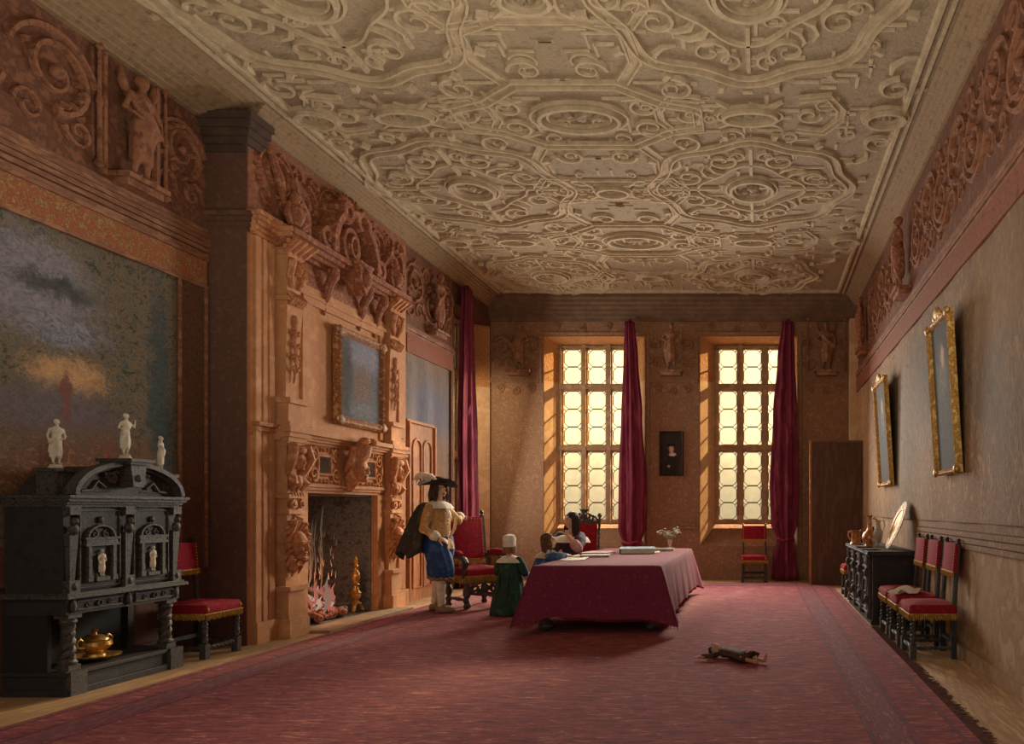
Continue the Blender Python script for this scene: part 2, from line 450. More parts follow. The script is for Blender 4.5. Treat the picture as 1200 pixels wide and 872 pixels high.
trims.append(b.build('trim_2', m_corn, smooth=False))
b = MB(); b.prism(steps(XR, 5.3, 1.66, ZC, 6), mxz, 1.0, 15)
trims.append(b.build('trim_3', m_corn, smooth=False))
b = MB(); b.prism(steps(15.0, 5.05, 14.72, ZC, 6), lambda y, z, h: (h, y, z), -5.25, 1.9)
trims.append(b.build('trim_4', m_cornb, smooth=False))
# dark pier cap under the ceiling and belt moulding round the pier
b = MB()
for i in range(5): b.bx(XL, XB + .01 + .035 * i, 7.8 - .03 - .035 * i, 8.0, 5.0 + .07 * i, 5.07 + .07 * i)
trims.append(b.build('trim_5', M('dark_cap', [(84, 64, 52), (70, 54, 46)], 6, .8), smooth=False))
b = MB()
for i in range(4): b.bx(XL, XB + .008 + .016 * i, 7.8 - .008 - .016 * i, 7.9, 4.2 + .05 * i, 4.25 + .05 * i)
trims.append(b.build('trim_6', m_wallL, smooth=False))
# belt mouldings of the friezes
mL = lambda u, v, h: (XL + h, u, v); mB = lambda u, v, h: (u, D - h, v); mR = lambda u, v, h: (XR - h, u, v); mF = lambda u, v, h: (XF + h, u, v); mK = lambda u, v, h: (XB + .012 + h, u, v)
m_belt = M('belt_moulding', [(136, 90, 66), (112, 72, 54), (152, 104, 76)], 10, .7, .2, 60, stretch=(1, .3, 1))
def belt(name, mp, u0, u1, z0, z1, n, h, m):
    b = MB()
    for i in range(n):
        za = z0 + (z1 - z0) * i / n; zb = z0 + (z1 - z0) * (i + .8) / n
        hh = h * (.5 + .5 * math.sin(PI * (i + .7) / n))
        b.prism([(u0, za), (u1, za), (u1, zb), (u0, zb)], mp, 0, hh)
    b.prism([(u0, z0), (u1, z0), (u1, z1), (u0, z1)], mp, 0, h * .3)
    o = struct(b.build(name, m, smooth=False)); return o
belt('trim_7', mL, 1.0, 7.78, 3.92, 4.22, 6, .06, m_belt)
belt('trim_8', mR, 1.0, 14.98, 3.86, 4.06, 4, .05, m_belt)
belt('trim_9', mB, -5.25, -4.3, 3.86, 3.96, 3, .04, m_back)
belt('trim_10', mB, -2.14, -1.25, 3.86, 3.96, 3, .04, m_back)
belt('trim_11', mB, .83, 1.72, 3.86, 3.96, 3, .04, m_back)
belt('trim_12', mF, 11.3, 13.1, 4.0, 4.14, 3, .05, m_belt)
belt('trim_13', mR, 1.0, 9.1, 1.02, 1.24, 4, .035, M('dado_moulding', [(140, 104, 70), (116, 84, 58), (160, 120, 80)], 14, .8, .4, 50))
belt('trim_14', mB, -2.14, -1.25, 1.0, 1.2, 3, .03, m_back)
for t_ in trims: struct(t_)
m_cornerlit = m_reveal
struct(MB().bx(1.74, XR, 14.75, D, 0, 5.05).build('lit_corner_strip', m_cornerlit, smooth=False))  # pale strip added in the corner, standing in for light on the wall
struct(MB().bx(XL, XL + .03, 1.0, 7.785, 0, .16).build('baseboard_left', m_wallL, smooth=False))
struct(MB().bx(XR - .03, XR, 1.0, 14.7, 0, .12).build('baseboard_right', m_right, smooth=False))

# ------------------------------------------------------------------ carved friezes
def rinceau(b, mp, u0, u1, v0, v1, step, w, h, rnd, leaves=True):
    n = max(1, int((u1 - u0) / step)); st = (u1 - u0) / n; vc = (v0 + v1) / 2; A = (v1 - v0) / 2
    for i in range(n):
        cx = u0 + (i + .5) * st; s = 1 if i % 2 == 0 else -1
        r = min(st * .46, A * .62)
        cy = vc + s * A * .18
        b.rib(spiral(cx, cy, r, r * .12, PI * .5 * s + PI, 1.6 * s, 30), w, h, mp, taper=lambda t: 1.1 - .6 * t)
        b.rib(arc(cx, cy - s * r * .2, r * 1.25, PI * (.1 if s > 0 else 1.1), PI * (.9 if s > 0 else 1.9), 14), w * .9, h * .8, mp)
        b.ell(mp(cx, cy, h * .7), (r * .18,) * 3, seg=8, rings=5)
        if leaves:
            for k in range(9):
                a = rnd.uniform(0, 2 * PI); rr = rnd.uniform(.55, 1.35) * r
                x, y = cx + math.cos(a) * rr, cy + math.sin(a) * rr
                if not (v0 + .04 < y < v1 - .04): continue
                L = rnd.uniform(.05, .11) * (A / .5); d = a + rnd.uniform(-1, 1)
                b.rib([(x - math.cos(d) * L * .5 + 0, y - math.sin(d) * L * .5), (x + .1 * L, y), (x + math.cos(d) * L * .5, y + math.sin(d) * L * .5)], w * 1.1, h, mp, taper=lambda t: 1.15 - abs(2 * t - 1))
            for k in range(2):
                a = rnd.choice((0, PI)); cy2 = vc - s * A * .55; cx2 = cx + (k - .5) * st * .55
                b.rib(spiral(cx2, cy2, A * .26, .02, a, 1.3 * (1 if k else -1), 18), w * .7, h * .7, mp, taper=lambda t: 1.1 - .6 * t)
    return b
rn = random.Random(3)
def ground(name, mp, u0, u1, v0, v1, m, parent, h=.01):
    b = MB(); b.prism([(u0, v0), (u1, v0), (u1, v1), (u0, v1)], mp, 0, h); return b.build(name, m, parent, smooth=False)
ground('frieze_ground', mL, 1.0, 7.78, 4.22, 5.3, m_frieze, wl)
b = MB(); rinceau(b, mL, 4.1, 6.5, 4.25, 5.27, .8, .032, .055, rn); rinceau(b, mL, 7.15, 7.72, 4.25, 5.27, .57, .03, .05, rn)
for u in (6.55, 7.12): b.rib([(u, 4.24), (u, 5.28)], .03, .05, mL)
b.build('frieze_scrollwork', m_frieze2, wl)
b = MB(); rinceau(b, mK, 7.95, 11.15, 4.5, 5.28, .46, .024, .045, rn)
b.build('frieze_scrollwork', m_redcarve, wc)
ground('frieze_ground', mF, 11.3, 13.1, 4.14, 5.3, m_frieze, wf)
b = MB(); rinceau(b, mF, 11.35, 13.08, 4.16, 5.26, .5, .028, .05, rn); b.build('frieze_scrollwork', m_frieze2, wf)
ground('frieze_ground', mR, 1.0, 14.7, 4.06, 5.3, m_frieze, wr)
b = MB(); rinceau(b, mR, 4.6, 9.4, 4.08, 5.27, .6, .03, .05, rn); rinceau(b, mR, 10.2, 13.2, 4.08, 5.27, .6, .03, .05, rn); rinceau(b, mR, 13.8, 14.7, 4.08, 5.27, .45, .03, .05, rn)
b.build('frieze_scrollwork', m_frieze2, wr)
b = MB()
m_fb = M('back_frieze_relief', [(142, 100, 72), (120, 84, 62), (164, 118, 86)], 9, .75, .3, 60)
rinceau(b, mB, -4.2, -2.2, 4.84, 5.04, .5, .014, .02, rn, False); rinceau(b, mB, -1.2, .8, 4.84, 5.04, .5, .014, .02, rn, False)
for a, c in ((-5.2, -4.85), (-4.6, -4.3), (-2.12, -1.95), (-1.5, -1.28), (.84, 1.05), (1.5, 1.72)): rinceau(b, mB, a, c, 4.0, 5.04, .4, .02, .035, rn)
for a, c in ((-5.2, -4.3), (-2.12, -1.28), (.84, 1.72)): rinceau(b, mB, a, c, 3.6, 3.85, .24, .012, .02, rn, False)
b.build('frieze_scrollwork', m_fb, wb)
# ------------------------------------------------------------------ ceiling strapwork
mC = lambda u, v, h: (u, v, ZC - h)
strap = MB(); scroll = MB()
def dbl(pts, closed=False, w=.02, gap=.055, h=.034):
    n = len(pts)
    for sgn in (-1, 1):
        q = []
        for i, (x, y) in enumerate(pts):
            a = pts[(i - 1) % n] if (closed or i > 0) else pts[i]; c = pts[(i + 1) % n] if (closed or i < n - 1) else pts[i]
            dx, dy = c[0] - a[0], c[1] - a[1]; L = math.hypot(dx, dy) or 1
            q.append((x - dy / L * gap * sgn, y + dx / L * gap * sgn))
        strap.rib(q, w, h, mC, closed)
    strap.rib(pts, gap, h * .4, mC, closed)
tp = lambda t: 1.15 - .75 * t
def cscroll(cx, cy, r, a, s, w=.026, h=.038):
    scroll.rib(spiral(cx, cy, r, r * .15, a, 1.35 * s, 24), w, h, mC, taper=tp)
def leaf(x, y, a, L, w=.04):
    scroll.rib([(x, y), (x + math.cos(a) * L * .4, y + math.sin(a) * L * .4), (x + math.cos(a + .35) * L * .75, y + math.sin(a + .35) * L * .75), (x + math.cos(a + .7) * L, y + math.sin(a + .7) * L)], w, .042, mC, taper=lambda t: 1.05 - abs(1.5 * t - .6))
XMIN, XMAX = -4.95, 1.6
def inside(pts): return [(min(max(x, XMIN), XMAX), y) for x, y in pts]
def lobed(cx, cy, r, amp, k, ph, n=72):
    return [(cx + (r + amp * math.cos(k * 2 * PI * i / n + ph)) * math.cos(2 * PI * i / n), cy + (r + amp * math.cos(k * 2 * PI * i / n + ph)) * math.sin(2 * PI * i / n)) for i in range(n)]
circ = [(x, y) for x in (-3.7, -.1) for y in (6.15, 9.9, 13.6)]
ovals = [(-1.9, y) for y in (4.3, 8.1, 11.8)]
for cx, cy in circ:
    k = 1.0 if cy < 13 else .85
    dbl(lobed(cx, cy, 1.22 * k, .06, 8, 0), True, h=.042)
    strap.rib(lobed(cx, cy, .62 * k, .07, 4, 0), .022, .035, mC, True)
    for i in range(4):
        a = PI / 4 + i * PI / 2
        for s in (-1, 1):
            x, y = cx + math.cos(a + s * .36) * .86 * k, cy + math.sin(a + s * .36) * .86 * k
            cscroll(x, y, .19 * k, a + PI / 2 * s, s)
            leaf(cx + math.cos(a + s * .14) * .55, cy + math.sin(a + s * .14) * .55, a - .3, .34)
            x, y = cx + math.cos(i * PI / 2 + s * .2) * .93 * k, cy + math.sin(i * PI / 2 + s * .2) * .93 * k
            cscroll(x, y, .12, i * PI / 2, -s, .022)
        strap.rib([(cx + math.cos(i * PI / 2) * .42, cy + math.sin(i * PI / 2) * .42), (cx + math.cos(i * PI / 2) * 1.1 * k, cy + math.sin(i * PI / 2) * 1.1 * k)], .03, .035, mC)
    for i in range(16):
        a = 2 * PI * (i + .5) / 16
        strap.rib([(cx + math.cos(a) * 1.36 * k, cy + math.sin(a) * 1.36 * k), (cx + math.cos(a) * 1.46 * k, cy + math.sin(a) * 1.46 * k)], .045, .045, mC)
for cx, cy in ovals + [(1.35, 8.1), (-4.7, 11.8), (1.35, 11.8), (-4.7, 8.1), (1.35, 4.5)]:
    big = cx == -1.9
    if big:
        a, c = 1.25, .62
        dbl(inside([(cx - a, cy - .18), (cx - a * .72, cy - .3), (cx - .5, cy - c), (cx + .5, cy - c), (cx + a * .72, cy - .3), (cx + a, cy - .18), (cx + a, cy + .18), (cx + a * .72, cy + .3), (cx + .5, cy + c), (cx - .5, cy + c), (cx - a * .72, cy + .3), (cx - a, cy + .18)]), True, h=.042)
        for s in (-1, 1):
            for t in (-1, 1):
                cscroll(cx + s * .72, cy + t * .2, .17, PI / 2 * t, s * t)
                leaf(cx + s * .5, cy + t * .34, (0 if s > 0 else PI) - .3, .4)
                cscroll(cx + s * 1.05, cy + t * .55, .2, PI / 2 * t, -s * t)
                cscroll(cx + s * .3, cy + t * .88, .17, 0 if s > 0 else PI, s * t)
                dbl([(cx + s * .55, cy + t * .62), (cx + s * .75, cy + t * 1.0), (cx + s * .72, cy + t * 1.45), (cx + s * .35, cy + t * 1.62), (cx, cy + t * 1.62)], h=.028)
                leaf(cx + s * .95, cy + t * 1.0, PI / 2 * t, .32)
    else:
        for t in (-1, 1):
            cscroll(cx, cy + t * .55, .18, PI / 2 * t, t); leaf(cx - .1, cy + t * .8, PI / 2 * t, .35)
            leaf(cx + .12, cy + t * .3, PI / 2 * t, .3)
# smaller ovals between and border straps along the cornice
small = [(-1.9, 9.95), (-1.9, 6.2), (-1.9, 13.6), (-3.72, 8.05), (-.1, 8.05), (-3.72, 11.78), (-.1, 11.78)]
for cx, cy in small:
    for s in (-1, 1):
        dbl([(cx + s * .5, cy - .3), (cx + s * .8, cy - .36), (cx + s * .95, cy - .1), (cx + s * .95, cy + .1), (cx + s * .8, cy + .36), (cx + s * .5, cy + .3)], h=.035, gap=.04)
        leaf(cx + s * .34, cy - .26, PI / 2 + s * .8, .35); leaf(cx + s * .34, cy + .26, -PI / 2 - s * .8, .35)
        cscroll(cx + s * .62, cy, .14, 0 if s > 0 else PI, s, .026)
rc = random.Random(5)
for i in range(330):
    x = rc.uniform(-4.95, -1.9); y = rc.uniform(5.6, 14.6); L = rc.uniform(.05, .16); w = rc.uniform(.012, .03); hz = rc.random() < .6
    for xx in (x, -3.8 - x):
        if XMIN < xx - L and xx + L < XMAX:
            strap.rib([(xx - L, y), (xx + L, y)] if hz else [(xx, y - L), (xx, y + L)], w, .016, mC)
for i in range(26):
    x = rc.uniform(-4.8, -1.9); y = rc.uniform(5.8, 14.5); r = rc.uniform(.07, .15); a = rc.uniform(0, 6.28)
    for xx, s in ((x, 1), (-3.8 - x, -1)):
        if xx + r < XMAX: cscroll(xx, y, r, a if s > 0 else PI - a, s, .02, .025)
for x in (-4.86, 1.5): strap.rib([(x, 3.5), (x, 14.6)], .035, .05, mC)
strap.rib([(-4.86, 14.55), (1.5, 14.55)], .04, .05, mC)
for x in (-4.98, 1.6): strap.rib([(x, 3.5), (x, 14.68)], .02, .035, mC)
strap.build('strapwork', m_ceil2, ceil, smooth=False)
scroll.build('scrollwork', m_ceil2, ceil)
# medallions
def medal(cx, cy, rx, ry, rnd):
    k = MB(); n = 36
    for rr, w, h in ((1.0, .035, .075), (.8, .02, .04), (1.22, .02, .04)):
        k.rib([(cx + rx * rr * math.cos(2 * PI * i / n), cy + ry * rr * math.sin(2 * PI * i / n)) for i in range(n)], w, h, mC, True)
    o = k.build('medallion', m_ceil2, ceil)
    k = MB()
    for i in range(9):
        a = rnd.uniform(0, 6.28); q = rnd.uniform(0, .5)
        k.ell((cx + rx * q * math.cos(a), cy + ry * q * math.sin(a), ZC - .012), (rx * .2, ry * .18, .035), rotz(rnd.uniform(0, 3)), 8, 6)
    k.build('medallion_relief', m_ceil, o)
rm = random.Random(9)
for cx, cy in circ: medal(cx, cy, .27, .29, rm)
for cx, cy in ovals: medal(cx, cy, .42, .25, rm)
for cx, cy in small: medal(cx, cy, .2 if cx == -1.9 else .28, .14, rm)
for p in ((1.33, 8.1), (-4.68, 11.8), (1.33, 11.8), (-4.68, 8.1)): medal(p[0], p[1], .2, .16, rm)

# ------------------------------------------------------------------ small standing figure used for carvings and statuettes
def standing(k, h, wing=False, var=0, drape=True):
    """contrapposto figure of height h standing at the origin, front +X"""
    u = h / 1.75; s = 1 if var % 2 == 0 else -1
    P = lambda x, y, z: (x * u, y * u * s, z * u)
    k.limb([P(0, .1, .92), P(.06, .13, .5), P(-.05, .14, .1)], [.09 * u, .07 * u, .045 * u])
    k.limb([P(0, -.1, .92), P(.0, -.1, .5), P(.0, -.08, .08)], [.095 * u, .07 * u, .045 * u])
    k.limb([P(-.05, .14, .06), P(.1, .17, .04)], [.045 * u, .035 * u]); k.limb([P(0, -.08, .06), P(.15, -.1, .04)], [.045 * u, .035 * u])
    k.loft([[P(cx + rx * math.cos(a), cy + ry * math.sin(a), z) for a in [2 * PI * i / 12 for i in range(12)]] for z, cx, cy, rx, ry in
            ((.85, 0, 0, .13, .19), (1.0, 0, 0, .12, .17), (1.15, 0, .02, .1, .15), (1.32, .01, .03, .13, .2), (1.43, 0, .03, .09, .16), (1.5, 0, .03, .05, .06))])
    k.limb([P(0, .03, 1.46), P(.02, .03, 1.56)], [.05 * u, .05 * u])
    k.ell(P(.03, .03, 1.64), (.095 * u, .08 * u, .12 * u)); k.ell(P(.12, .03, 1.62), (.025 * u, .02 * u, .03 * u))
    k.ell(P(-.02, .03, 1.68), (.1 * u, .095 * u, .1 * u))
    arms = [((.0, .23, 1.38), (-.03, .34, 1.12), (.14, .2, 1.0)), ((.0, -.18, 1.38), (.05, -.3, 1.12), (.1, -.28, .85))] if var < 2 else [((.0, .23, 1.38), (.05, .4, 1.2), (.08, .42, 1.5)), ((.0, -.18, 1.38), (-.02, -.32, 1.14), (.12, -.16, 1.05))]
    for a in arms:
        k.limb([P(*a[0]), P(*a[1]), P(*a[2])], [.06 * u, .048 * u, .035 * u]); k.ell(P(*a[2]), (.05 * u, .035 * u, .05 * u))
    if drape:
        k.loft([[P(cx + (rx + .02 * math.cos(5 * a)) * math.cos(a), (ry + .02 * math.sin(6 * a)) * math.sin(a), z) for a in [2 * PI * i / 20 for i in range(20)]] for z, cx, rx, ry in ((.3, -.02, .13, .2), (.6, -.02, .14, .2), (.98, 0, .14, .19))])
        k.tube([P(.1, .2, 1.3), P(.14, 0, 1.1), P(.1, -.2, .95), P(-.05, -.22, .5)], [.035 * u, .05 * u, .05 * u, .03 * u], 6)
    if wing:
        for q in (-1, 1):
            k.tube([P(-.08, .15 * q, 1.3), P(-.1, .32 * q, 1.55), P(-.1, .36 * q, 1.9)], [.07 * u, .1 * u, .02 * u], 8, flat=.5)
    return k
k = standing(MB(), .95, True, 0)
fig_me = None
def relief(loc, rz, label, z_h, m, var=0):
    global fig_me
    root = thing('relief_figure', label, 'carved figure', loc, rz, 'carved standing figures of the frieze')
    k = standing(MB(), .92, var == 1, var); k.T = Matrix.Translation((0.09, 0, .1))
    f = k.remesh('figure', m, root, .016, 2)
    f.location = (.13, 0, .095)
    MB().bx(.0, .16, -.2, .2, 0, .1).bx(.0, .2, -.23, .23, .06, .1).build('bracket', m, root, smooth=False)
    if var == 1:
        c = MB(); c.lathe([(.012, .0), (.05, .03), (.02, .08), (.018, .5), (.03, .56), (.016, .62), (.014, 1.0), (.035, 1.02), (0, 1.14)], (.05, -.36, .06), 8); c.build('side_baluster', m, root); c = MB(); c.lathe([(.012, .0), (.05, .03), (.02, .08), (.018, .5), (.03, .56), (.016, .62), (.014, 1.0), (.035, 1.02), (0, 1.14)], (.05, .36, .06), 8)
        c.build('side_baluster', m, root)
    return root
relief((XL, 6.84, 4.2), 0, 'large carved brown figure between posts in the left frieze above the cabinet', 0, m_frieze2, 1)
relief((XF, 12.3, 4.13), 0, 'carved figure in the frieze beside the top of the left wall curtain', 0, m_frieze2, 0)
relief((-4.67, D, 3.98), -PI / 2, 'carved figure on the back wall left of both windows', 0, m_fb, 0)
relief((-1.72, D, 3.98), -PI / 2, 'carved figure on the back wall above the small portrait', 0, m_fb, 2)
relief((1.3, D, 3.98), -PI / 2, 'carved figure on the back wall right of both windows', 0, m_fb, 1)
relief((XR, 9.8, 4.08), PI, 'nearer carved figure in the frieze of the right wall', 0, m_redcarve, 0)
relief((XR, 13.5, 4.08), PI, 'farther carved figure in the frieze of the right wall near the back corner', 0, m_redcarve, 2)

# ------------------------------------------------------------------ tapestries
tapL = painted('woodland_tapestry', [(56, 60, 56), (78, 76, 64), (120, 98, 70), (86, 88, 84), (72, 72, 62)], [
    ((0, -.15, 2.02), (.5, .62, .36), [(132, 126, 134), (100, 98, 106)], .35),
    ((0, .25, 1.72), (.5, .35, .12), [(134, 132, 144), (84, 88, 98)], .6),
    ((0, .12, 2.05), (.5, .35, .07), [(54, 58, 58), (70, 70, 66)], .6),
    ((0, .22, 1.36), (.5, .34, .14), [(196, 152, 104), (164, 122, 84)], .45),
    ((0, .1, 1.05), (.5, .6, .2), [(108, 92, 96), (86, 78, 78)], .5),
    ((0, .35, .5), (.5, .85, .38), [(124, 80, 58), (92, 66, 52), (150, 100, 68)], .45),
    ((0, .2, 1.2), (.5, .05, .2), [(126, 66, 60), (96, 70, 60)], .6),
    ((0, .62, .62), (.5, .04, .22), [(142, 60, 50)], .6),
    ((0, 1.15, 1.0), (.5, .13, 1.3), [(52, 60, 60), (66, 74, 72)], .4),
    ((0, 1.0, .5), (.5, .16, .3), [(138, 98, 62), (100, 72, 52)], .5)], 9, (1, 1, 1.5), warp=.3, wscale=6, bmp=.6, dist=1.5)
bordL = painted('tapestry_border_flowers', [(70, 46, 40), (112, 68, 50), (62, 50, 44), (96, 76, 54)], [], 16, dist=2)
bandF = painted('flower_band', [(84, 64, 46), (156, 110, 60), (150, 52, 44), (112, 92, 60), (176, 134, 76), (92, 60, 74)], [], 18, dist=1.5, bmp=.8, bscale=26)
t1 = thing('tapestry', 'dark woodland tapestry with flowered border on the near left wall', 'tapestry', (XL + .022, 6.0, 1.1))
g = MB(); g.grid(lambda a, c: (.012 * math.sin(a * 21), -3 + a * 4.36, c * 2.5), 60, 6); g.build('woven_picture', tapL, t1)
g = MB(); g.bx(0, .03, -3, 1.74, 2.5, 2.8); g.build('flower_border', bandF, t1, label='bright flowered top border')
g = MB(); g.bx(0, .03, 1.36, 1.74, -.3, 2.5); g.build('side_border', bordL, t1, label='dark carved side border')
g = MB(); g.bx(0, .03, -3, 1.36, -.3, 0); g.build('lower_border', bordL, t1)
g = MB()
for y in (1.37, 1.72): g.bx(.03, .045, y - .015, y + .015, -.3, 2.5)
for z in (2.51, 2.79): g.bx(.03, .05, -3, 1.74, z - .015, z + .015)
g.build('border_edging', m_belt, t1, smooth=False)
tap2 = painted('grey_blue_tapestry', [(88, 84, 90), (108, 96, 88), (132, 104, 80), (74, 74, 86)], [((0, 0, 1.9), (.5, .8, .5), [(84, 84, 100), (100, 98, 108)], .6), ((0, .3, .6), (.5, .5, .9), [(138, 96, 64), (104, 84, 72)], .6)], 8, (1, 2.5, .6), warp=.4)
t2 = thing('tapestry', 'grey blue tapestry hanging behind the standing man beyond the fireplace', 'tapestry', (XF + .02, 12.25, 1.0))
g = MB(); g.grid(lambda a, c: (.01 * math.sin(a * 18), -.9 + a * 1.62, c * 2.72), 40, 4); g.build('woven_picture', tap2, t2)
b2 = painted('red_scroll_border', [(110, 62, 52), (140, 84, 62), (92, 54, 48)], [], 14, dist=2)
g = MB(); g.bx(0, .025, -.9, .8, 2.72, 3.0); g.build('flower_border', b2, t2, label='red scrolled top border')
g = MB(); g.bx(0, .025, .72, .8, -.2, 2.72); g.build('side_border', bordL, t2)
tapR = painted('right_wall_tapestry', [(96, 76, 60), (142, 108, 78), (112, 98, 84), (172, 132, 92), (104, 82, 64)], [
    ((0, -2.2, 1.9), (.5, .9, .4), [(168, 130, 90), (120, 98, 76)], .8), ((0, .8, 1.7), (.5, .7, .5), [(110, 96, 84), (86, 76, 68)], .8), ((0, 3.6, .6), (.5, 1.0, .4), [(182, 138, 88), (132, 104, 78)], .8), ((0, -1.8, .9), (.5, .5, .5), [(92, 86, 82), (120, 100, 80)], .8),
    ((0, 2.2, 1.2), (.5, .9, .8), [(104, 102, 102), (146, 122, 92), (92, 86, 84)], .7), ((0, -5, 2.0), (.5, 3, 1.2), [(92, 76, 62), (124, 96, 74)], .8),
    ((0, 6.2, 1.0), (.5, .9, 2.2), [(188, 146, 98), (146, 112, 78)], .6), ((0, -.6, .45), (.5, 1.3, .4), [(186, 142, 92), (122, 98, 74), (152, 110, 72)], .6)], 4.5, (1, 1.0, .7), warp=.5, bmp=.8, bscale=26, dist=2)
t3 = thing('tapestry', 'long brown and ochre tapestry covering the right wall behind both pictures', 'tapestry', (XR - .02, 8.0, 1.26))
g = MB(); g.grid(lambda a, c: (-.008 * math.sin(a * 60), -7 + a * 13.68, c * 2.36), 120, 4); g.build('woven_picture', tapR, t3)
g = MB(); g.bx(-.025, 0, -7, 6.7, 2.36, 2.6); g.build('flower_border', b2, t3, label='red brown top border')

# ------------------------------------------------------------------ framed pictures
def framed(root, w, h, m_pic, m_fr, fw=.09, ft=.05, ornate=True):
    """picture lying in local YZ, front +X, lower edge at z=0, centred on y"""
    b = MB(); mp = lambda u, v, q: (q, u, v)
    b.rib([(-w / 2 + fw / 2, fw / 2), (w / 2 - fw / 2, fw / 2), (w / 2 - fw / 2, h - fw / 2), (-w / 2 + fw / 2, h - fw / 2)], fw * .62, ft, mp, True, ((-1, 0), (-.9, .5), (-.5, 1), (0, .7), (.4, .9), (.9, .3), (.9, 0)))
    f = b.build('frame', m_fr, root, smooth=False)
    b = MB(); b.bx(0, ft * .35, -w / 2 + fw * .5, w / 2 - fw * .5, fw * .5, h - fw * .5)
    b.build('canvas', m_pic, root, smooth=False)
    if ornate:
        for y, z in ((-w / 2 + fw / 2, fw / 2), (w / 2 - fw / 2, fw / 2), (w / 2 - fw / 2, h - fw / 2), (-w / 2 + fw / 2, h - fw / 2)):
            b = MB(); b.ell((ft * .9, y, z), (.025, fw * .5, fw * .45), seg=8, rings=6)
            for s in (-1, 1): b.ell((ft * .8, y + s * fw * .5, z), (.018, fw * .3, fw * .25), seg=8, rings=5)
            b.build('frame_ornament', m_fr, f)
    return root
pic_fire = painted('castle_landscape', [(66, 66, 74), (92, 88, 92), (54, 54, 58)], [((0, .1, .95), (.3, .45, .22), [(126, 124, 136), (104, 104, 118)], .5), ((0, .05, .55), (.3, .22, .25), [(120, 92, 74), (88, 74, 68)], .5), ((0, 0, .25), (.3, .4, .1), [(112, 110, 116), (78, 78, 80)], .6), ((0, -.35, .6), (.3, .16, .5), [(48, 48, 46), (64, 62, 54)], .5)], 10, (1, 1, 2), warp=.2)
pf = thing('painting', 'dark landscape painting in carved gilt frame above the fireplace', 'painting', (XB + .085, 9.8, 2.4))
framed(pf, 1.2, 1.22, pic_fire, M('carved_wood_frame', [(150, 96, 54), (110, 66, 38), (190, 134, 78)], 16, .6, .4, 50), .14, .07)
pic_por = painted('portrait_canvas', [(44, 40, 38), (56, 50, 46)], [((0, .0, .2), (.3, .14, .22), [(34, 32, 32), (46, 42, 40)], .3), ((0, .0, .54), (.3, .045, .07), [(206, 160, 124)], .35), ((0, .02, .43), (.3, .06, .03), [(214, 202, 184)], .4), ((0, .0, .62), (.3, .1, .03), [(30, 28, 28)], .3), ((0, -.05, .2), (.3, .03, .025), [(190, 144, 112)], .4)], 6, warp=.02)
pp = thing('portrait', 'small dark portrait in black frame between the two back windows', 'painting', (-1.72, D - .005, 2.02), -PI / 2)
framed(pp, .47, .9, pic_por, M('dark_frame', [(64, 48, 38), (46, 36, 32)], 8, .5), .06, .04, False)
pic_r = painted('dim_portrait', [(52, 50, 46), (70, 66, 60), (40, 38, 36)], [((0, 0, .9), (.3, .16, .35), [(120, 116, 108), (74, 70, 66)], .5), ((0, .02, 1.15), (.3, .07, .1), [(184, 150, 120)], .4), ((0, 0, .4), (.3, .25, .4), [(78, 74, 72), (50, 48, 48)], .5)], 9, (1, 2, 1), warp=.2)
for i, (y, lab) in enumerate(((7.42, 'nearer gilt framed picture on right wall, above the red chairs'), (11.05, 'farther gilt framed picture on right wall, above the chest with jugs'))):
    r_ = thing('gilt_picture', lab, 'painting', (XR - .05, y, 1.7), PI, 'gilt framed pictures on the right wall')
    r_.rotation_euler = (0, math.radians(3.5), PI)
    framed(r_, .9 if i == 0 else 1.05, 1.55, pic_r, m_gilt, .1, .06)
    c = MB(); c.ell((.04, 0, 1.58), (.03, .1, .06)); c.ell((.04, -.1, 1.55), (.025, .05, .04)); c.ell((.04, .1, 1.55), (.025, .05, .04)); c.build('frame_crest', m_gilt, r_)
# ------------------------------------------------------------------ chimneypiece
cp = thing('chimneypiece', 'tall carved ochre stone chimneypiece with lion mask pilasters and scrolled crest', 'fireplace', (XB, 9.55, 0))
# local: x out from the breast, y along the wall (world y - 9.55), z up
def Y(w): return w - 9.55
m_l = lambda u, v, h: (h, u, v)
b = MB()
for y0, y1 in ((7.86, 7.94), (7.98, 8.04), (8.08, 8.16)): b.bx(0, .05, Y(y0), Y(y1), .0, 4.19)
b.bx(0, .03, Y(7.84), Y(8.18), 0, 4.19); b.bx(0, .08, Y(7.832), Y(8.18), 0, .22)
b.build('flat_pilaster', m_breast, cp, smooth=False)
b = MB()
for i in range(5): b.bx(0, .05 + .025 * i, Y(7.83) - .012 * i, Y(8.2) + .012 * i, 4.2 + .045 * i, 4.245 + .045 * i)
b.build('pilaster_capital', m_carved, cp, smooth=False); b = MB()
for i in range(3): b.bx(0, .1 - .03 * i, Y(7.83), Y(8.2), 2.24 - .05 * i, 2.28 - .05 * i)
b.build('pilaster_impost', m_carved, cp, smooth=False)
b = MB(); b.bx(0, .04, Y(10.86), Y(11.2), 0, 4.35); b.bx(0, .07, Y(10.93), Y(11.13), .25, 2.1); b.bx(0, .07, Y(10.93), Y(11.13), 2.4, 4.2); b.bx(0, .08, Y(10.86), Y(11.22), 0, .22)
for i in range(3): b.bx(0, .1 - .02 * i, Y(10.84), Y(11.24), 2.24 - .05 * i, 2.28 - .05 * i)
b.build('flat_pilaster', m_breast, cp, smooth=False)

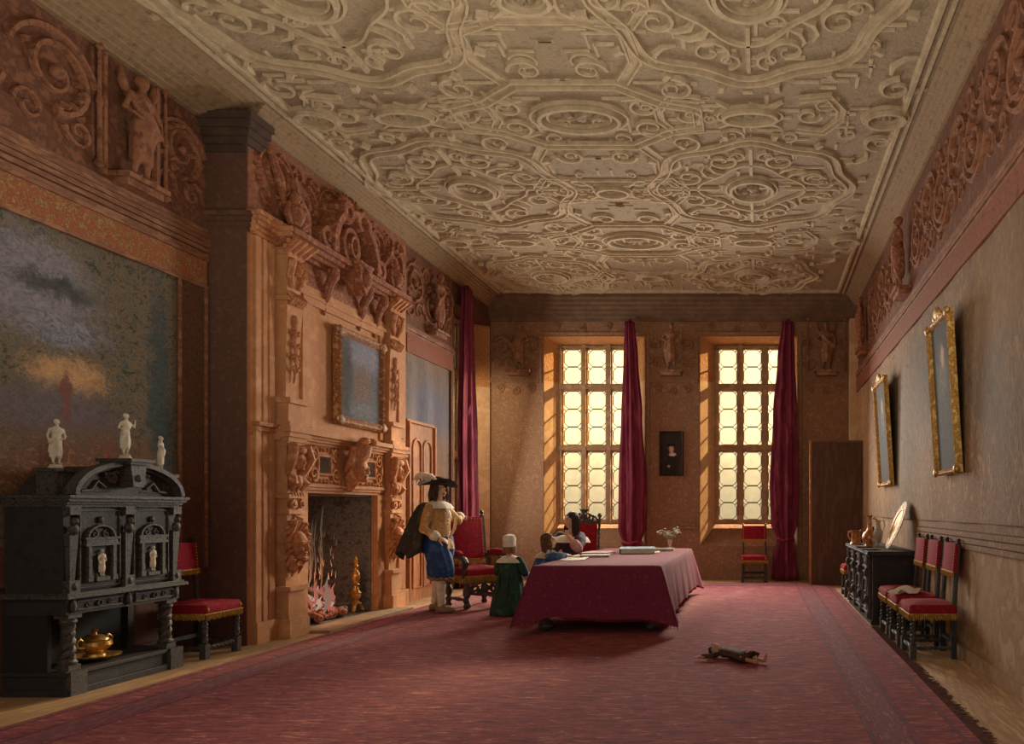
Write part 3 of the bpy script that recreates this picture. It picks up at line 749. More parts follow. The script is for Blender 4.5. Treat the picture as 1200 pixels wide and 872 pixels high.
def face_mask(k, c, r, T=None):
    """a carved face with brow, nose, cheeks, mouth; front +X"""
    x, y, z = c
    k.ell(c, (r * .55, r * .72, r))
    k.ell((x + r * .55, y, z - r * .05), (r * .2, r * .14, r * .28))
    for s in (-1, 1):
        k.ell((x + r * .42, y + s * r * .28, z + r * .28), (r * .14, r * .26, r * .09))
        k.ell((x + r * .38, y + s * r * .34, z - r * .18), (r * .2, r * .22, r * .2))
        k.ell((x + r * .46, y + s * r * .27, z + r * .12), (r * .07, r * .13, r * .08))
    k.ell((x + r * .46, y, z - r * .42), (r * .13, r * .26, r * .07)); k.ell((x + r * .44, y, z - r * .56), (r * .12, r * .2, r * .07))
    k.ell((x + r * .36, y, z - r * .8), (r * .22, r * .26, r * .2))
def herm(yc, lab):
    w = .15
    b = MB()
    b.bx(0, .2, yc - w - .03, yc + w + .03, 0, .2); b.bx(0, .17, yc - w, yc + w, .2, .24)
    sec = lambda z, ww, d: [(0, yc - ww, z), (d, yc - ww, z), (d, yc + ww, z), (0, yc + ww, z)]
    b.loft([sec(.24, w * .92, .16), sec(.5, w * .92, .16)]); b.loft([sec(.5, w * 1.05, .19), sec(.55, w * 1.05, .19)])
    b.loft([sec(.55, w * .62, .1), sec(.8, w * .8, .12), sec(1.2, w * .95, .15), sec(1.33, w * .9, .14)])
    for z, q in ((1.33, 1.05), (1.37, .85), (1.46, .85), (1.5, 1.08)): b.loft([sec(z, w * q, .15 * q + .02), sec(z + .04, w * q, .15 * q + .02)])
    b.loft([sec(1.37, w * .8, .13), sec(2.06, w * .9, .15)])
    for z, q in ((2.06, 1.0), (2.11, 1.12), (2.16, 1.28), (2.21, 1.42)): b.loft([sec(z, w * q, .16 * q), sec(z + .05, w * q, .16 * q)])
    r = b.build('herm_pilaster', m_breast, cp, smooth=False)
    b = MB()   # lion mask with mane
    face_mask(b, (.18, yc, .98), .165)
    for i in range(22):
        a = 2 * PI * i / 22; L = .1 + .04 * (i % 2)
        b.tube([(.14, yc + math.cos(a) * .11, .98 + math.sin(a) * .17), (.2, yc + math.cos(a) * (.12 + L * .4), 1.0 + math.sin(a) * (.19 + L * .5) + .02), (.13, yc + math.cos(a + .25) * (.12 + L * .7), .99 + math.sin(a + .25) * (.2 + L))], [.03, .028, .008], 6)
    for s in (-1, 1): b.ell((.15, yc + s * .11, 1.16), (.03, .045, .05))
    b.build('lion_mask', m_carved, r)
    b = MB()   # volute necking
    for s in (-1, 1):
        b.lathe([(0, -.01), (.05, -.01), (.05, .02), (.03, .02), (.02, .035), (0, .035)], (.17, yc + s * .075, 1.44), 12, Matrix.Rotation(PI / 2, 3, 'Y'))
    for i in range(5): b.ell((.17, yc - .1 + .05 * i, 1.54), (.02, .02, .03))
    b.build('volute_necking', m_carved, r)
    b = MB()   # crouching figure head and wings under the shelf
    face_mask(b, (.19, yc, 1.9), .1)
    for s in (-1, 1):
        b.tube([(.15, yc + s * .03, 2.02), (.2, yc + s * .13, 2.05), (.22, yc + s * .17, 1.93), (.16, yc + s * .13, 1.78), (.17, yc + s * .05, 1.72)], [.05, .06, .05, .045, .03], 8)
        b.tube([(.16, yc + s * .05, 1.74), (.2, yc + s * .12, 1.66), (.16, yc + s * .08, 1.58)], [.035, .045, .02], 8)
        for q in range(3): b.tube([(.15, yc + s * .09, 1.8 - .05 * q), (.18, yc + s * .15, 1.74 - .05 * q)], [.025, .012], 6)
    b.ell((.2, yc, 2.02), (.06, .08, .05)); b.ell((.17, yc, 1.68), (.05, .07, .08))
    b.build('carved_bust', m_carved, r)
    # upper column standing on the shelf
    b = MB()
    b.loft([sec(2.26, w * 1.2, .2), sec(2.32, w * 1.2, .2)]); b.loft([sec(2.32, w * .95, .16), sec(2.52, w * .95, .16)]); b.loft([sec(2.52, w * 1.15, .2), sec(2.58, w * 1.15, .2)])
    b.loft([sec(2.58, w * .62, .1), sec(3.3, w * .85, .13), sec(3.62, w * .95, .15)])
    b.loft([sec(3.62, w * 1.12, .18), sec(3.67, w * 1.12, .18)]); b.loft([sec(3.67, w * .8, .13), sec(4.12, w * .85, .15)])
    for z, q in ((4.12, 1.0), (4.17, 1.15), (4.22, 1.3), (4.28, 1.5), (4.33, 1.62)): b.loft([sec(z, w * q, .16 * q), sec(z + .05, w * q, .16 * q)])
    u = b.build('upper_column', m_breast, cp, smooth=False)
    b = MB()
    for i in range(6): b.tube([(.14, yc - .11 + .044 * i, 3.72), (.2, yc - .11 + .044 * i, 3.66), (.16, yc - .11 + .044 * i, 3.58)], [.02, .026, .012], 6)
    b.tube([(.13, yc, 2.75), (.15, yc + .02, 3.0), (.15, yc - .02, 3.2), (.14, yc, 3.35)], [.012, .02, .02, .03], 6)
    b.ell((.15, yc, 3.42), (.03, .05, .07))
    for q in range(4):
        for s in (-1, 1): b.tube([(.14, yc, 2.85 + .13 * q), (.16, yc + s * .05, 2.92 + .13 * q), (.14, yc + s * .075, 2.88 + .13 * q)], [.01, .018, .008], 6)
    face_mask(b, (.17, yc, 3.98), .075)
    for s in (-1, 1): b.tube([(.14, yc + s * .05, 4.08), (.19, yc + s * .11, 4.05), (.16, yc + s * .12, 3.88), (.15, yc + s * .05, 3.78)], [.03, .04, .035, .02], 7)
    b.build('column_carving', m_carved, u)
    b = MB()
    for i in range(4): b.tube([(.12, yc - .14 + .09 * i, 4.13), (.27, yc - .15 + .1 * i, 4.27), (.2, yc - .15 + .1 * i, 4.36)], [.03, .05, .02], 7)
    b.build('acanthus_capital', m_carved, u)
herm(Y(8.36), ''); herm(Y(10.66), '')
# surround and lintel of the opening
b = MB()
b.bx(0, .06, Y(8.5), Y(8.74), 0, 1.57); b.bx(0, .06, Y(10.34), Y(10.55), 0, 1.57)
for i in range(3): b.bx(0, .05 + .025 * i, Y(8.5), Y(10.52), 1.57 + .035 * i, 1.6 + .035 * i)
b.build('opening_surround', m_breast, cp, smooth=False)
m_tablet = M('dark_tablet', [(64, 54, 48), (82, 66, 54)], 8, .95, spec=.02)
# carved frieze with two dark tablets and a masked bracket
b = MB(); b.bx(0, .07, Y(8.5), Y(10.52), 1.67, 2.12)
fr = b.build('frieze_panel', m_breast, cp, smooth=False)
b = MB()
ml = lambda u, v, h: (.07 + h, u, v)
for c0 in (9.03, 10.08):
    y = Y(c0)
    b.rib([(y - .13, 1.79), (y + .13, 1.79), (y + .13, 2.01), (y - .13, 2.01)], .03, .03, ml, True)
    for s in (-1, 1):
        for t in (-1, 1):
            b.rib(spiral(y + s * .23, 1.9 + t * .11, .09, .015, PI / 2 * t, 1.3 * s * t, 18), .018, .035, ml)
    for i in range(9):
        for t in (1.71, 2.08): b.ell((.075, y - .3 + .075 * i, t), (.03, .026, .03), seg=8, rings=6)
    b.build('frieze_carving', m_carved, fr); b = MB()
b = MB()
for c0 in (9.03, 10.08):
    b = MB(); b.bx(.07, .085, Y(c0) - .1, Y(c0) + .1, 1.81, 1.99)
    b.build('stone_tablet', m_tablet, fr, smooth=False)
b = MB(); y = Y(9.56)
b.tube([(.08, y, 1.62), (.13, y, 1.75), (.15, y, 1.95), (.24, y, 2.1), (.3, y, 2.2)], [.05, .1, .11, .12, .08], 10)
face_mask(b, (.24, y, 1.86), .145)
for s in (-1, 1):
    b.tube([(.12, y + s * .05, 2.16), (.22, y + s * .13, 2.12), (.2, y + s * .15, 1.98), (.12, y + s * .15, 1.84)], [.04, .05, .045, .02], 8)
    b.ell((.33, y + s * .09, 2.22), (.07, .06, .05))
b.build('masked_bracket', m_carved, fr)
# shelf
b = MB()
for i, (d, z0, z1) in enumerate(((.1, 2.12, 2.15), (.14, 2.15, 2.18), (.17, 2.18, 2.21), (.22, 2.21, 2.26))): b.bx(0, d, Y(8.16), Y(10.86), z0, z1)
b.build('shelf', m_breast, cp, smooth=False)
# overmantel field with mouldings
b = MB(); b.bx(0, .05, Y(8.5), Y(10.52), 2.26, 3.95)
for y0, y1 in ((8.62, 8.8), (10.38, 10.46)): b.bx(0, .075, Y(y0), Y(y1), 2.32, 3.75)
b.bx(0, .085, Y(8.62), Y(10.46), 3.72, 3.8); b.bx(0, .1, Y(8.55), Y(10.5), 3.8, 3.84); b.bx(0, .08, Y(8.55), Y(10.5), 3.84, 3.92)
b.build('overmantel_field', m_breast, cp, smooth=False)
# entablature with corbels
b = MB(); b.bx(0, .06, Y(8.5), Y(10.52), 3.92, 4.26)
for i, (d, z0, z1) in enumerate(((.08, 3.92, 3.95), (.12, 4.18, 4.22), (.17, 4.22, 4.27), (.22, 4.27, 4.32), (.27, 4.32, 4.38))): b.bx(0, d, Y(8.15), Y(10.88), z0, z1) if z0 > 4.1 else b.bx(0, d, Y(8.5), Y(10.52), z0, z1)
en = b.build('entablature', m_redcarve, cp, smooth=False)
for w_ in (9.05, 9.85, 10.25):
    b = MB(); y = Y(w_)
    b.tube([(.06, y, 3.78), (.09, y, 3.86), (.12, y, 4.0), (.19, y, 4.14), (.2, y, 4.22)], [.02, .045, .05, .06, .05], 8)
    b.ell((.19, y, 4.12), (.05, .065, .06)); b.ell((.11, y, 3.9), (.035, .05, .05)); b.ell((.07, y, 3.72), (.02, .025, .06))
    b.build('corbel', m_redcarve, cp)
b = MB(); y = Y(9.5)   # projecting shield keystone
b.prism([(y - .16, 4.42), (y - .1, 4.36), (y, 4.42), (y + .1, 4.36), (y + .16, 4.42), (y + .13, 4.2), (y, 4.02), (y - .13, 4.2)], m_l, .12, .34)
b.ell((.34, y, 4.22), (.06, .08, .12)); b.tube([(.33, y - .15, 4.4), (.37, y, 4.36), (.33, y + .15, 4.4)], [.03, .035, .03], 6)
b.build('shield_keystone', m_redcarve, cp)
# crest: two scrolls, oval cartouche, side scrolls
b = MB(); mm = lambda u, v, h: (.02 + h, u, v)
for s in (-1, 1):
    y = Y(9.55)
    b.rib([(y + s * .5, 4.42), (y + s * .5, 4.62), (y + s * .42, 4.8), (y + s * .28, 4.95)] + [(y + s * a, c) for a, c in spiral(.16, 4.99, .13, .03, .3, 1.2, 16)], .075, .2, mm, taper=lambda t: 1.1 - .6 * t)
    b.rib([(y + s * a, c) for a, c in spiral(.62, 4.56, .15, .03, PI, 1.3, 18)], .05, .18, mm)
    b.rib([(y + s * a, c) for a, c in spiral(1.0, 4.6, .16, .03, PI / 2, -1.3, 18)], .045, .13, mm)
    b.rib([(y + s * .85, 4.42), (y + s * .88, 4.7), (y + s * 1.05, 4.85), (y + s * 1.12, 5.02)], .05, .1, mm)
    b.ell((.14, y + s * .22, 5.12), (.06, .07, .08))
b.rib(arc(Y(9.55), 4.64, .17, 0, 2 * PI, 24, .21)[:-1], .045, .12, mm, True)
b.rib(arc(Y(9.55), 4.64, .08, 0, 2 * PI, 20, .12)[:-1], .035, .16, mm, True)
b.tube([(.05, Y(9.55), 4.95), (.16, Y(9.55), 5.08), (.1, Y(9.55), 5.24)], [.06, .09, .03], 8)
for i in range(5): b.tube([(.06, Y(9.55), 5.05), (.12, Y(9.55) - .12 + .06 * i, 5.16), (.1, Y(9.55) - .16 + .08 * i, 5.27)], [.02, .026, .01], 6)
b.build('scrolled_crest', m_redcarve, cp)
for w_ in (8.36, 10.66):
    b = MB(); y = Y(w_)
    b.lathe([(.09, 0), (.11, .03), (.06, .08), (.1, .16), (.11, .24), (.05, .33), (.06, .38), (.02, .46)], (.14, y, 4.38), 12)
    for s in (-1, 1): b.tube([(.14, y + s * .06, 4.45), (.16, y + s * .17, 4.55), (.16, y + s * .13, 4.68)], [.03, .04, .02], 7)
    b.build('crest_finial', m_redcarve, cp)
# red brown upper panel to the left (diagonal carved staff)
b = MB(); b.tube([(.05, Y(8.05), 5.2), (.08, Y(8.2), 4.9), (.07, Y(8.32), 4.62)], [.03, .05, .02], 7); b.build('carved_staff', m_redcarve, cp)
# hearth slab
h_ = MB().bx(-5.14, -4.78, 8.55, 10.6, .0, .03).build('hearth', M('hearth_stone', [(150, 124, 94), (128, 104, 80)], 5, .8), smooth=False)
tag(h_, 'flat pale hearth stone in front of the fire', 'hearth')

# ------------------------------------------------------------------ fire, logs, andiron
m_log = M('charred_log', [(96, 84, 72), (58, 52, 48), (140, 120, 100)], 12, .9, .5, 30, stretch=(1, 1, 1))
m_logend = M('log_end', [(188, 160, 124), (150, 124, 96)], 10, .8)
def log(p0, p1, r, lab):
    root = thing('firewood_log', lab, 'log', p0, 0, 'logs on the hearth')
    d = Vector(p1) - Vector(p0); b = MB()
    b.tube([d * t + Vector((0, 0, .008 * math.sin(9 * t))) for t in (0, .3, .6, 1)], [r, r * 1.05, r * .95, r * .92], 10)
    b.build('bark', m_log, root)
    b = MB(); n = d.normalized(); rot = n.to_track_quat('Z', 'Y').to_matrix()
    b.lathe([(r * .85, 0), (r * .8, .006), (0, .008)], d, 10, rot); b.build('cut_end', m_logend, root)
log((-5.42, 9.05, .092), (-5.3, 9.82, .092), .062, 'lowest split log lying at the front of the fire')
log((-5.66, 9.1, .092), (-5.56, 9.85, .092), .068, 'log lying at the back of the fire')
log((-5.56, 9.08, .215), (-5.42, 9.68, .2), .055, 'log resting on top of the two others in the fire')
log((-5.48, 9.12, .47), (-5.34, 9.64, .2), .036, 'thin log leaning steeply in the fire')
def emis(name, c, st, alpha=1):
    m, t, bs, o = nt(name); t.nodes.remove(bs)
    e = t.nodes.new('ShaderNodeEmission'); e.inputs[0].default_value = col(c); e.inputs[1].default_value = st
    if alpha < 1:
        tr = t.nodes.new('ShaderNodeBsdfTransparent'); mx = t.nodes.new('ShaderNodeMixShader'); mx.inputs[0].default_value = alpha
        t.links.new(tr.outputs[0], mx.inputs[1]); t.links.new(e.outputs[0], mx.inputs[2]); t.links.new(mx.outputs[0], o.inputs[0])
    else: t.links.new(e.outputs[0], o.inputs[0])
    return m
rf = random.Random(4)
fire = thing('fire', 'small fire with pink and orange flames and pale smoke at the left of the hearth', 'fire', (-5.44, 9.36, .06))
fire['kind'] = 'stuff'
def flames(n, m, nm, hs):
    b = MB()
    for i in range(n):
        x, y = rf.uniform(-.14, .18), rf.uniform(-.3, .26); h = rf.uniform(*hs) * (1 - .9 * abs(y + .12)); z0 = rf.uniform(0.02, .2)
        s = rf.uniform(-.1, .1)
        b.tube([(x, y, z0), (x + .02, y + s * .4, z0 + h * .3), (x - .02, y + s, z0 + h * .7), (x, y + s * 1.4, z0 + h)], [.012, .03, .02, .003], 7, flat=.5)
    return b.build(nm, m, fire)
flames(34, emis('pink_flame', (200, 104, 84), .62), 'flame', (.14, .34))
flames(14, emis('pale_flame', (216, 170, 146), .62), 'flame', (.12, .3))
flames(6, emis('grey_flame', (168, 132, 112), .5), 'flame', (.25, .5))
b = MB()
for i in range(60): b.ell((rf.uniform(-.16, .2), rf.uniform(-.35, .4), rf.uniform(0, .06)), (rf.uniform(.03, .06),) * 3, seg=7, rings=5)
b.build('embers', M('glowing_embers', [(170, 84, 74), (74, 64, 58), (214, 150, 132), (110, 80, 66)], 22, .9), fire)
m_smoke, t, bs, o = nt('pale_smoke'); 
bs.inputs['Base Color'].default_value = col((150, 146, 138)); bs.inputs['Alpha'].default_value = .3; bs.inputs['Roughness'].default_value = 1
b = MB()
for i in range(14):
    y, x = rf.uniform(-.3, .15), rf.uniform(-.15, .1); h = rf.uniform(.5, 1.1); z0 = rf.uniform(.25, .5)
    b.tube([(x, y, z0), (x, y + .04, z0 + h * .35), (x + .02, y - .03, z0 + h * .7), (x, y + .05, z0 + h)], [.006, .012, .012, .003], 5, flat=.4)
b.build('smoke_wisp', m_smoke, fire)
m_spark = M('smoke_stroke', [(176, 170, 160)], 5, 1)
b = MB()
for i in range(70):
    y, x, z = rf.uniform(-.3, .22), rf.uniform(-.1, .2), rf.uniform(.25, 1.0); a = rf.uniform(-.6, .6)
    b.tube([(x, y, z), (x, y + .05 * a, z + .08)], [.004, .0015], 4)
b.build('spark', m_spark, fire)
def andiron(loc, lab):
    r = thing('andiron', lab, 'andiron', loc, 0)
    b = MB(); b.lathe([(.05, .1), (.06, .12), (.03, .15), (.06, .2), (.07, .25), (.035, .3), (.03, .34), (.05, .36), (.028, .39), (.055, .45), (.055, .5), (.025, .55), (.022, .58), (.035, .6), (.02, .63), (.025, .68), (.0, .74)], n=14)
    b.build('baluster', m_brass, r)
    for s in (-1, 1):
        b = MB(); b.tube([(0, 0, .12), (.02, s * .06, .1), (.03, s * .11, .02), (.05, s * .13, .015)], [.03, .025, .02, .015], 8); b.build('foot', m_brass, r)
    b = MB(); b.box((-.2, 0, .11), (.36, .03, .03)); b.box((-.36, 0, .05), (.03, .03, .1)); b.build('log_bar', m_firebox, r, smooth=False)
andiron((-5.3, 10.08, .035), 'brass baluster andiron at the right of the fire')

# ------------------------------------------------------------------ ebony cabinet
cb = thing('ebony_cabinet', 'tall carved black cabinet with arched pediment against the left tapestry', 'cabinet', (-5.56, 6.2, 0))
# local x 0..0.5 (front), y -.55...55
W2 = .55; DX = .46
b = MB(); b.bx(0, DX + .02, -W2 - .02, W2 + .02, 0, .05); b.bx(0, DX, -W2, W2, .05, .15); b.bx(0, DX + .02, -W2 - .02, W2 + .02, .15, .18)
b.build('plinth', m_ebony, cb, smooth=False, bev=.004)
for y in (-W2, W2 - .14):
    b = MB(); b.bx(DX - .0, DX + .035, y, y + .14, 0, .18)
    b.build('plinth_block', m_ebony2, cb, smooth=False)
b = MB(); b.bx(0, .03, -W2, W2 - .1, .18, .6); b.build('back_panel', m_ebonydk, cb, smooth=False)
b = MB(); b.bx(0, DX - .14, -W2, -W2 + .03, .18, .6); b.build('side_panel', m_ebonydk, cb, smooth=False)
b = MB(); b.bx(.0, .06, W2 - .06, W2, .18, .6); b.build('back_post', m_ebony, cb, smooth=False)
for y in (-W2 + .08, W2 - .08):
    b = MB(); x = DX - .06
    b.bx(x - .05, x + .05, y - .05, y + .05, .18, .22); b.lathe([(.055, .22), (.06, .24), (.035, .27)], (x, y, 0), 14)
    b.twist((x, y, .26), (x, y, .52), .048, 2.2, 2)
    b.lathe([(.035, .51), (.055, .54), (.05, .56), (.06, .58)], (x, y, 0), 14); b.bx(x - .055, x + .055, y - .055, y + .055, .57, .61)
    b.build('twisted_column', m_ebony2, cb)
b = MB(); b.bx(0, DX, -W2, W2, .6, .72); b.build('drawer_rail', m_ebony, cb, smooth=False)
b = MB(); ms = lambda u, v, h: (DX + h, u, v)
for yy in (-.27, .27): b.rib([(yy - .2, .63), (yy + .2, .63), (yy + .2, .69), (yy - .2, .69)], .008, .012, ms, True); b.rib(arc(yy, .66, .02, 0, 6.28, 12)[:-1], .006, .015, ms, True)
for yy in (-.27, .27):
    for s in (-1, 1): b.rib(spiral(yy + s * .1, .66, .024, .004, 0, 1.2 * s, 12), .005, .01, ms)
for yy in (-.5, 0, .5): b.ell((DX + .01, yy, .66), (.015, .025, .05), seg=8, rings=6)
b.build('rail_carving', m_ebony2, cb)
b = MB(); b.bx(0, DX + .05, -W2 - .04, W2 + .04, .72, .745); b.bx(0, DX + .03, -W2 - .02, W2 + .02, .745, .76); b.build('middle_moulding', m_ebony2, cb, smooth=False)
b = MB(); b.bx(0, DX - .03, -W2 + .01, W2 - .01, .76, 1.4); b.build('upper_case', m_ebony, cb, smooth=False)
for yy in (-W2 + .05, 0, W2 - .05):
    b = MB(); x = DX - .03
    b.bx(x, x + .05, yy - .045, yy + .045, .76, .85); b.ell((x + .05, yy, .805), (.012, .02, .03), seg=8, rings=6)
    b.loft([[(x, yy - w, z), (x + d, yy - w, z), (x + d, yy + w, z), (x, yy + w, z)] for z, w, d in ((.85, .02, .03), (1.2, .038, .045))])
    b.ell((x + .05, yy, 1.29), (.025, .022, .03)); b.ell((x + .04, yy, 1.23), (.03, .04, .045)); b.bx(x, x + .055, yy - .045, yy + .045, 1.34, 1.4)
    b.build('herm_post', m_ebony2, cb)
for yy in (-.25, .25):
    x = DX - .03
    b = MB(); b.bx(x, x + .018, yy - .195, yy + .195, .775, 1.385); dr = b.build('door', m_ebony, cb, smooth=False)
    mm = lambda u, v, h: (x + .018 + h, u, v)
    b = MB()
    b.rib([(yy - .18, .79), (yy + .18, .79), (yy + .18, 1.37), (yy - .18, 1.37)], .008, .012, mm, True)
    for s in (-1, 1): b.bx(x + .018, x + .045, yy + s * .11 - .014, yy + s * .11 + .014, .87, 1.1); b.bx(x + .018, x + .05, yy + s * .11 - .022, yy + s * .11 + .022, .83, .87)
    b.bx(x + .018, x + .05, yy - .15, yy + .15, 1.1, 1.12); b.bx(x + .018, x + .045, yy - .14, yy + .14, 1.12, 1.15); b.bx(x + .018, x + .05, yy - .155, yy + .155, 1.15, 1.165)
    b.rib(arc(yy, 1.165, .12, 0, PI, 14, .09), .012, .025, mm)
    b.ell((x + .03, yy, 1.3), (.014, .02, .03), seg=8, rings=6); b.bx(x + .018, x + .05, yy - .06, yy + .06, .83, .86)
    for s in (-1, 1): b.rib(spiral(yy + s * .05, 1.19, .03, .006, PI / 2, s * 1.2, 12), .006, .012, mm)
    b.build('niche_frame', m_ebony2, dr)
    k = standing(MB(), .21, False, 0); f = k.remesh('niche_figure', m_ivory, dr, .006, 1, label='pale carved figure in the door niche'); f.location = (x + .035, yy, .862)
b = MB()
for i, (q, z0, z1) in enumerate(((.0, 1.4, 1.42), (.02, 1.42, 1.44), (.045, 1.44, 1.465), (.065, 1.465, 1.485))): b.bx(0, DX + q, -W2 - q * .6, W2 + q * .6, z0, z1)
b.build('cornice', m_ebony2, cb, smooth=False)
m_tymp = M('pale_worn_carving', [(104, 88, 78), (72, 64, 58)], 20, .6)
# pediment: segmental arch with tympanum
b = MB(); fx = DX + .04; n = 20
def parch(r, z0): return [(-r[0] * math.cos(PI * i / n), z0 + r[1] * math.sin(PI * i / n)) for i in range(n + 1)]
b.prism(parch((.5, .24), 1.485) , lambda u, v, h: (h, u, v), .06, DX - .02)
pd = b.build('pediment', m_ebony, cb, smooth=False)
b = MB(); mp_ = lambda u, v, h: (DX - .02 + h, u, v)
b.rib(parch((.51, .245), 1.49), .03, .08, mp_, prof=((-1, 0), (-1, .5), (-.4, .6), (-.2, 1), (1, 1), (1, 0)))
b.build('arched_moulding', m_ebony2, pd, smooth=False)
b = MB(); b.prism([(-.05, 1.56), (.05, 1.56), (.08, 1.74), (-.08, 1.74)], mp_, 0, .11); b.bx(DX - .14, DX + .11, -.1, .1, 1.74, 1.76); b.bx(DX - .16, DX + .13, -.12, .12, 1.76, 1.785)
b.build('keystone', m_ebony2, pd, smooth=False)
b = MB(); b.ell((DX + .09, 0, 1.63), (.02, .03, .03))
b.build('tympanum_carving', m_tymp, pd)
for s in (-1, 1):
    b = MB(); b.rib(spiral(s * .14, 1.62, .05, .01, PI, s * 1.3, 14), .01, .025, mp_); b.rib([(s * .2, 1.55), (s * .27, 1.6), (s * .33, 1.53), (s * .42, 1.52)], .012, .02, mp_)
    b.rib([(s * .15, 1.52), (s * .42, 1.52)], .005, .01, mp_)
    for i in range(4): b.ell((DX, s * (.1 + .035 * i), 1.675 - .006 * i), (.014, .016, .018), seg=6, rings=5)
    b.build('tympanum_carving', m_tymp, pd)
for y in (-W2 + .09, W2 - .09):
    b = MB(); x = .37 if y > 0 else .3
    b.bx(x - .075, x + .075, y - .075, y + .075, 1.485, 1.66); b.bx(x - .09, x + .09, y - .09, y + .09, 1.66, 1.685); b.bx(x + .075, x + .085, y - .04, y + .04, 1.54, 1.63)
    b.build('pedestal', m_ebony2, cb, smooth=False)
# statuettes stand on it
for i, (x, y, z, lab, v, h) in enumerate(((.3, -W2 + .09, 1.685, 'white statuette on the left corner pedestal of the black cabinet', 0, .34), (DX - .02, 0, 1.785, 'white statuette on top of the cabinet pediment, middle of three', 2, .34), (.37, W2 - .09, 1.685, 'white statuette on the right corner pedestal of the cabinet', 3, .3))):
    r = thing('statuette', lab, 'statuette', (-5.56 + x, 6.2 + y, z), -.3 + .3 * i, 'white statuettes on the cabinet')
    MB().lathe([(.045, 0), (.045, .012), (.036, .02), (.036, .03)], n=14).build('base', m_ivory, r)
    f = standing(MB(), h, False, v).remesh('figure', m_ivory, r, .008, 2); f.location = (0, 0, .028)
# brass urn on its tray
r = thing('brass_urn', 'brass urn with lid and two handles on a dish inside the black cabinet', 'urn', (-5.3, 6.12, .18))
MB().lathe([(.06, 0), (.09, .01), (.17, .035), (.175, .045), (.16, .045), (.09, .025), (0, .025)], n=24).build('dish', m_brass, r)
MB().lathe([(.05, .025), (.075, .03), (.07, .05), (.05, .06), (.09, .09), (.115, .12), (.11, .15), (.085, .165), (.0, .165)], n=24).build('bowl', m_brass, r)
MB().lathe([(.095, .163), (.09, .175), (.05, .2), (.02, .205), (.014, .22), (.026, .235), (.012, .25), (0, .255)], n=20).build('lid', m_brass, r)
for s in (-1, 1): MB().tube([(0, s * .1, .11), (0, s * .15, .12), (0, s * .165, .16), (0, s * .13, .185), (0, s * .1, .155)], [.012, .01, .01, .01, .01], 8).build('handle', m_brass, r)
# ------------------------------------------------------------------ red velvet chairs; local front = +X
def rbox(k, x0, x1, y0, y1, z0, z1, puff=.02, n=8):
    """cushion block with rounded edges and a swollen top"""
    def ring(ins, z): 
        pts = []; r = .03
        for cx, cy, a0 in ((x1 - r, y1 - r, 0), (x0 + r, y1 - r, PI / 2), (x0 + r, y0 + r, PI), (x1 - r, y0 + r, 1.5 * PI)):
            for i in range(4): a = a0 + PI / 2 * i / 3; pts.append((cx + (r) * math.cos(a), cy + (r) * math.sin(a), z))
        mx, my = (x0 + x1) / 2, (y0 + y1) / 2
        return [(mx + (p[0] - mx) * (1 - ins), my + (p[1] - my) * (1 - ins), z) for p in pts]
    k.loft([ring(.03, z0), ring(0, z0 + .015), ring(0, z1 - .02), ring(.05, z1), ring(.4, z1 + puff * .7), ring(.8, z1 + puff)])
def fringe(k, pts, z, L, step=.014, out=.004):
    for (x0, y0), (x1, y1) in zip(pts[:-1], pts[1:]):
        d = math.hypot(x1 - x0, y1 - y0); n = max(2, int(d / step)); nx, ny = (y1 - y0) / d, -(x1 - x0) / d
        k.tube([(x0 + nx * out, y0 + ny * out, z), (x1 + nx * out, y1 + ny * out, z)], .007, 6)
        for i in range(n):
            t = (i + .5) / n; x, y = x0 + (x1 - x0) * t + nx * out, y0 + (y1 - y0) * t + ny * out
            l = L * (.85 + .3 * ((i * 7) % 5) / 5)
            k.tube([(x, y, z), (x + nx * .004, y + ny * .004, z - l * .6), (x, y, z - l)], [.005, .0055, .003], 5)
